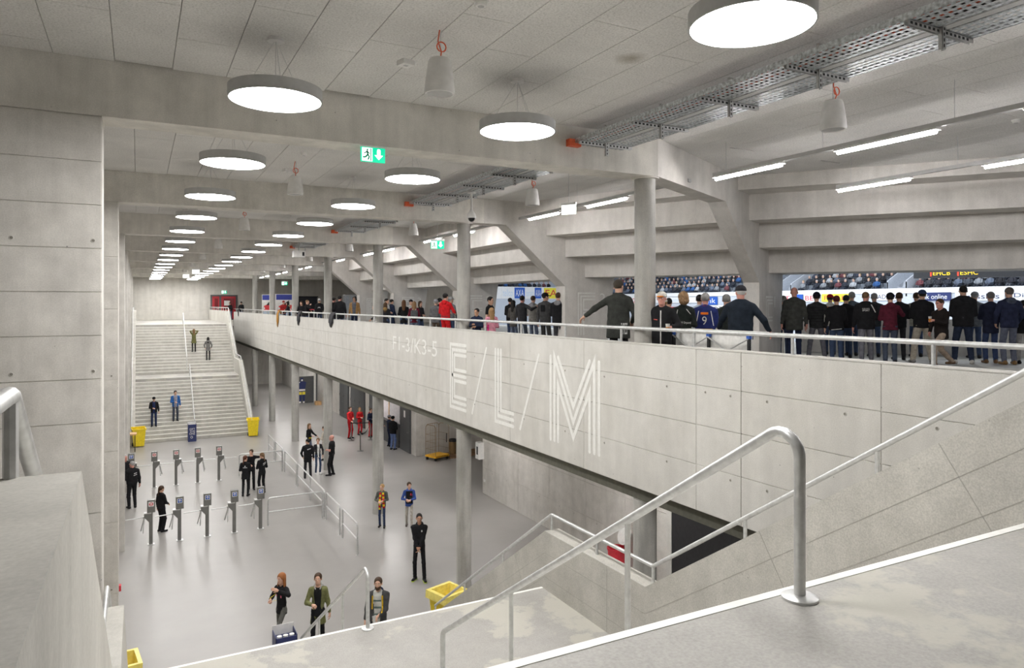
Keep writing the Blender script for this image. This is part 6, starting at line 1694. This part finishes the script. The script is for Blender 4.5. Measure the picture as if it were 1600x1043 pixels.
G('man in black standing close behind the maroon hoodie', 1405, 456, 15.8, R1, h=1.7, hair='short', hairc=H_BR, top=BLK, legs=DK, arms=('belly', 'belly'))
G('person with brown hair in a pale vest left of the blue cap', 1432, 456, 16.8, R1, h=1.7, hair='short', hairc=H_BR, top=(.35, .35, .30), arms=('belly', 'belly'), lod=0)
G('man in a blue cap, black sweater and khaki trousers', 1441, 452, 14.9, R1, h=1.75, bulk=1.12, hair='crop', hairc=H_BLK, top=BLK, legs=(.42, .38, .31), fit=1.18, shoes=(.3, .29, .28), cap=('capback', (.03, .045, .10)), arms=('belly', 'belly'), feet=((-.2, 0, .25), (.2, 0, -.25)))
G('man in a brown-black jacket and tan trousers striding past with a drink', 1471, 458, 14.0, (-.97, .2), h=1.73, bulk=1.02, hair='crop', hairc=H_BR, skin=SKINR, top=(.016, .012, .011), hood=True, hem=-.16, legs=(.38, .30, .23), fit=1.05, shoes=(.13, .08, .045), arms=((-.12, .36, 1.12), 'pocket'), feet=((-.08, .30, .0), (.08, -.42, -.1, .03)), lean=.06, hpitch=-.1, curl=(1.0, .5), extra=ex_cup(0, 'beer cup carried by the striding man'))
G('very tall man in a black hooded jacket and dark jeans', 1505, 445, 14.6, R1, h=1.84, bulk=1.22, hair='crop', hairc=H_BLK, top=(.014, .014, .016), hood=True, legs=(.025, .035, .065), shoes=(.5, .48, .45), arms=('belly', 'belly'), feet=((-.17, 0, .2), (.17, 0, -.3)))
G('man in a grey cap right of the very tall man', 1523, 455, 16.3, R1, h=1.71, hair='crop', hairc=H_GREY, top=(.10, .11, .12), cap=('cap', (.25, .25, .26)), arms=('belly', 'belly'), lod=0)
G('man in a navy jacket with lighter shoulders', 1548, 455, 14.8, R1, h=1.69, hair='short', hairc=(.16, .15, .14), top=(.018, .022, .045), hem=-.2, legs=(.04, .06, .13), shoes=(.16, .09, .04), arms=('belly', 'hang'))
G('man in a navy hooded jacket and grey jeans with hands in pockets', 1577, 448, 14.4, (.6, .8), h=1.77, bulk=1.08, hair='short', hairc=(.12, .10, .09), top=(.02, .025, .055), hood=(.06, .07, .10), legs=(.11, .12, .16), shoes=(.2, .12, .05), arms=('pocket', 'pocket'))
G('person in black and pale grey trousers cut by the right edge', 1599, 468, 14.6, R1, h=1.64, hair='short', hairc=H_BLK, top=BLK, legs=(.33, .32, .31), arms=('belly', 'belly'), lod=0)
G('man in black with a yellow-printed scarf between the dark red hair and club jacket', 1322, 460, 16.4, R1, h=1.66, hair='short', hairc=H_BLK, top=BLK, arms=('belly', 'belly'), lod=0)
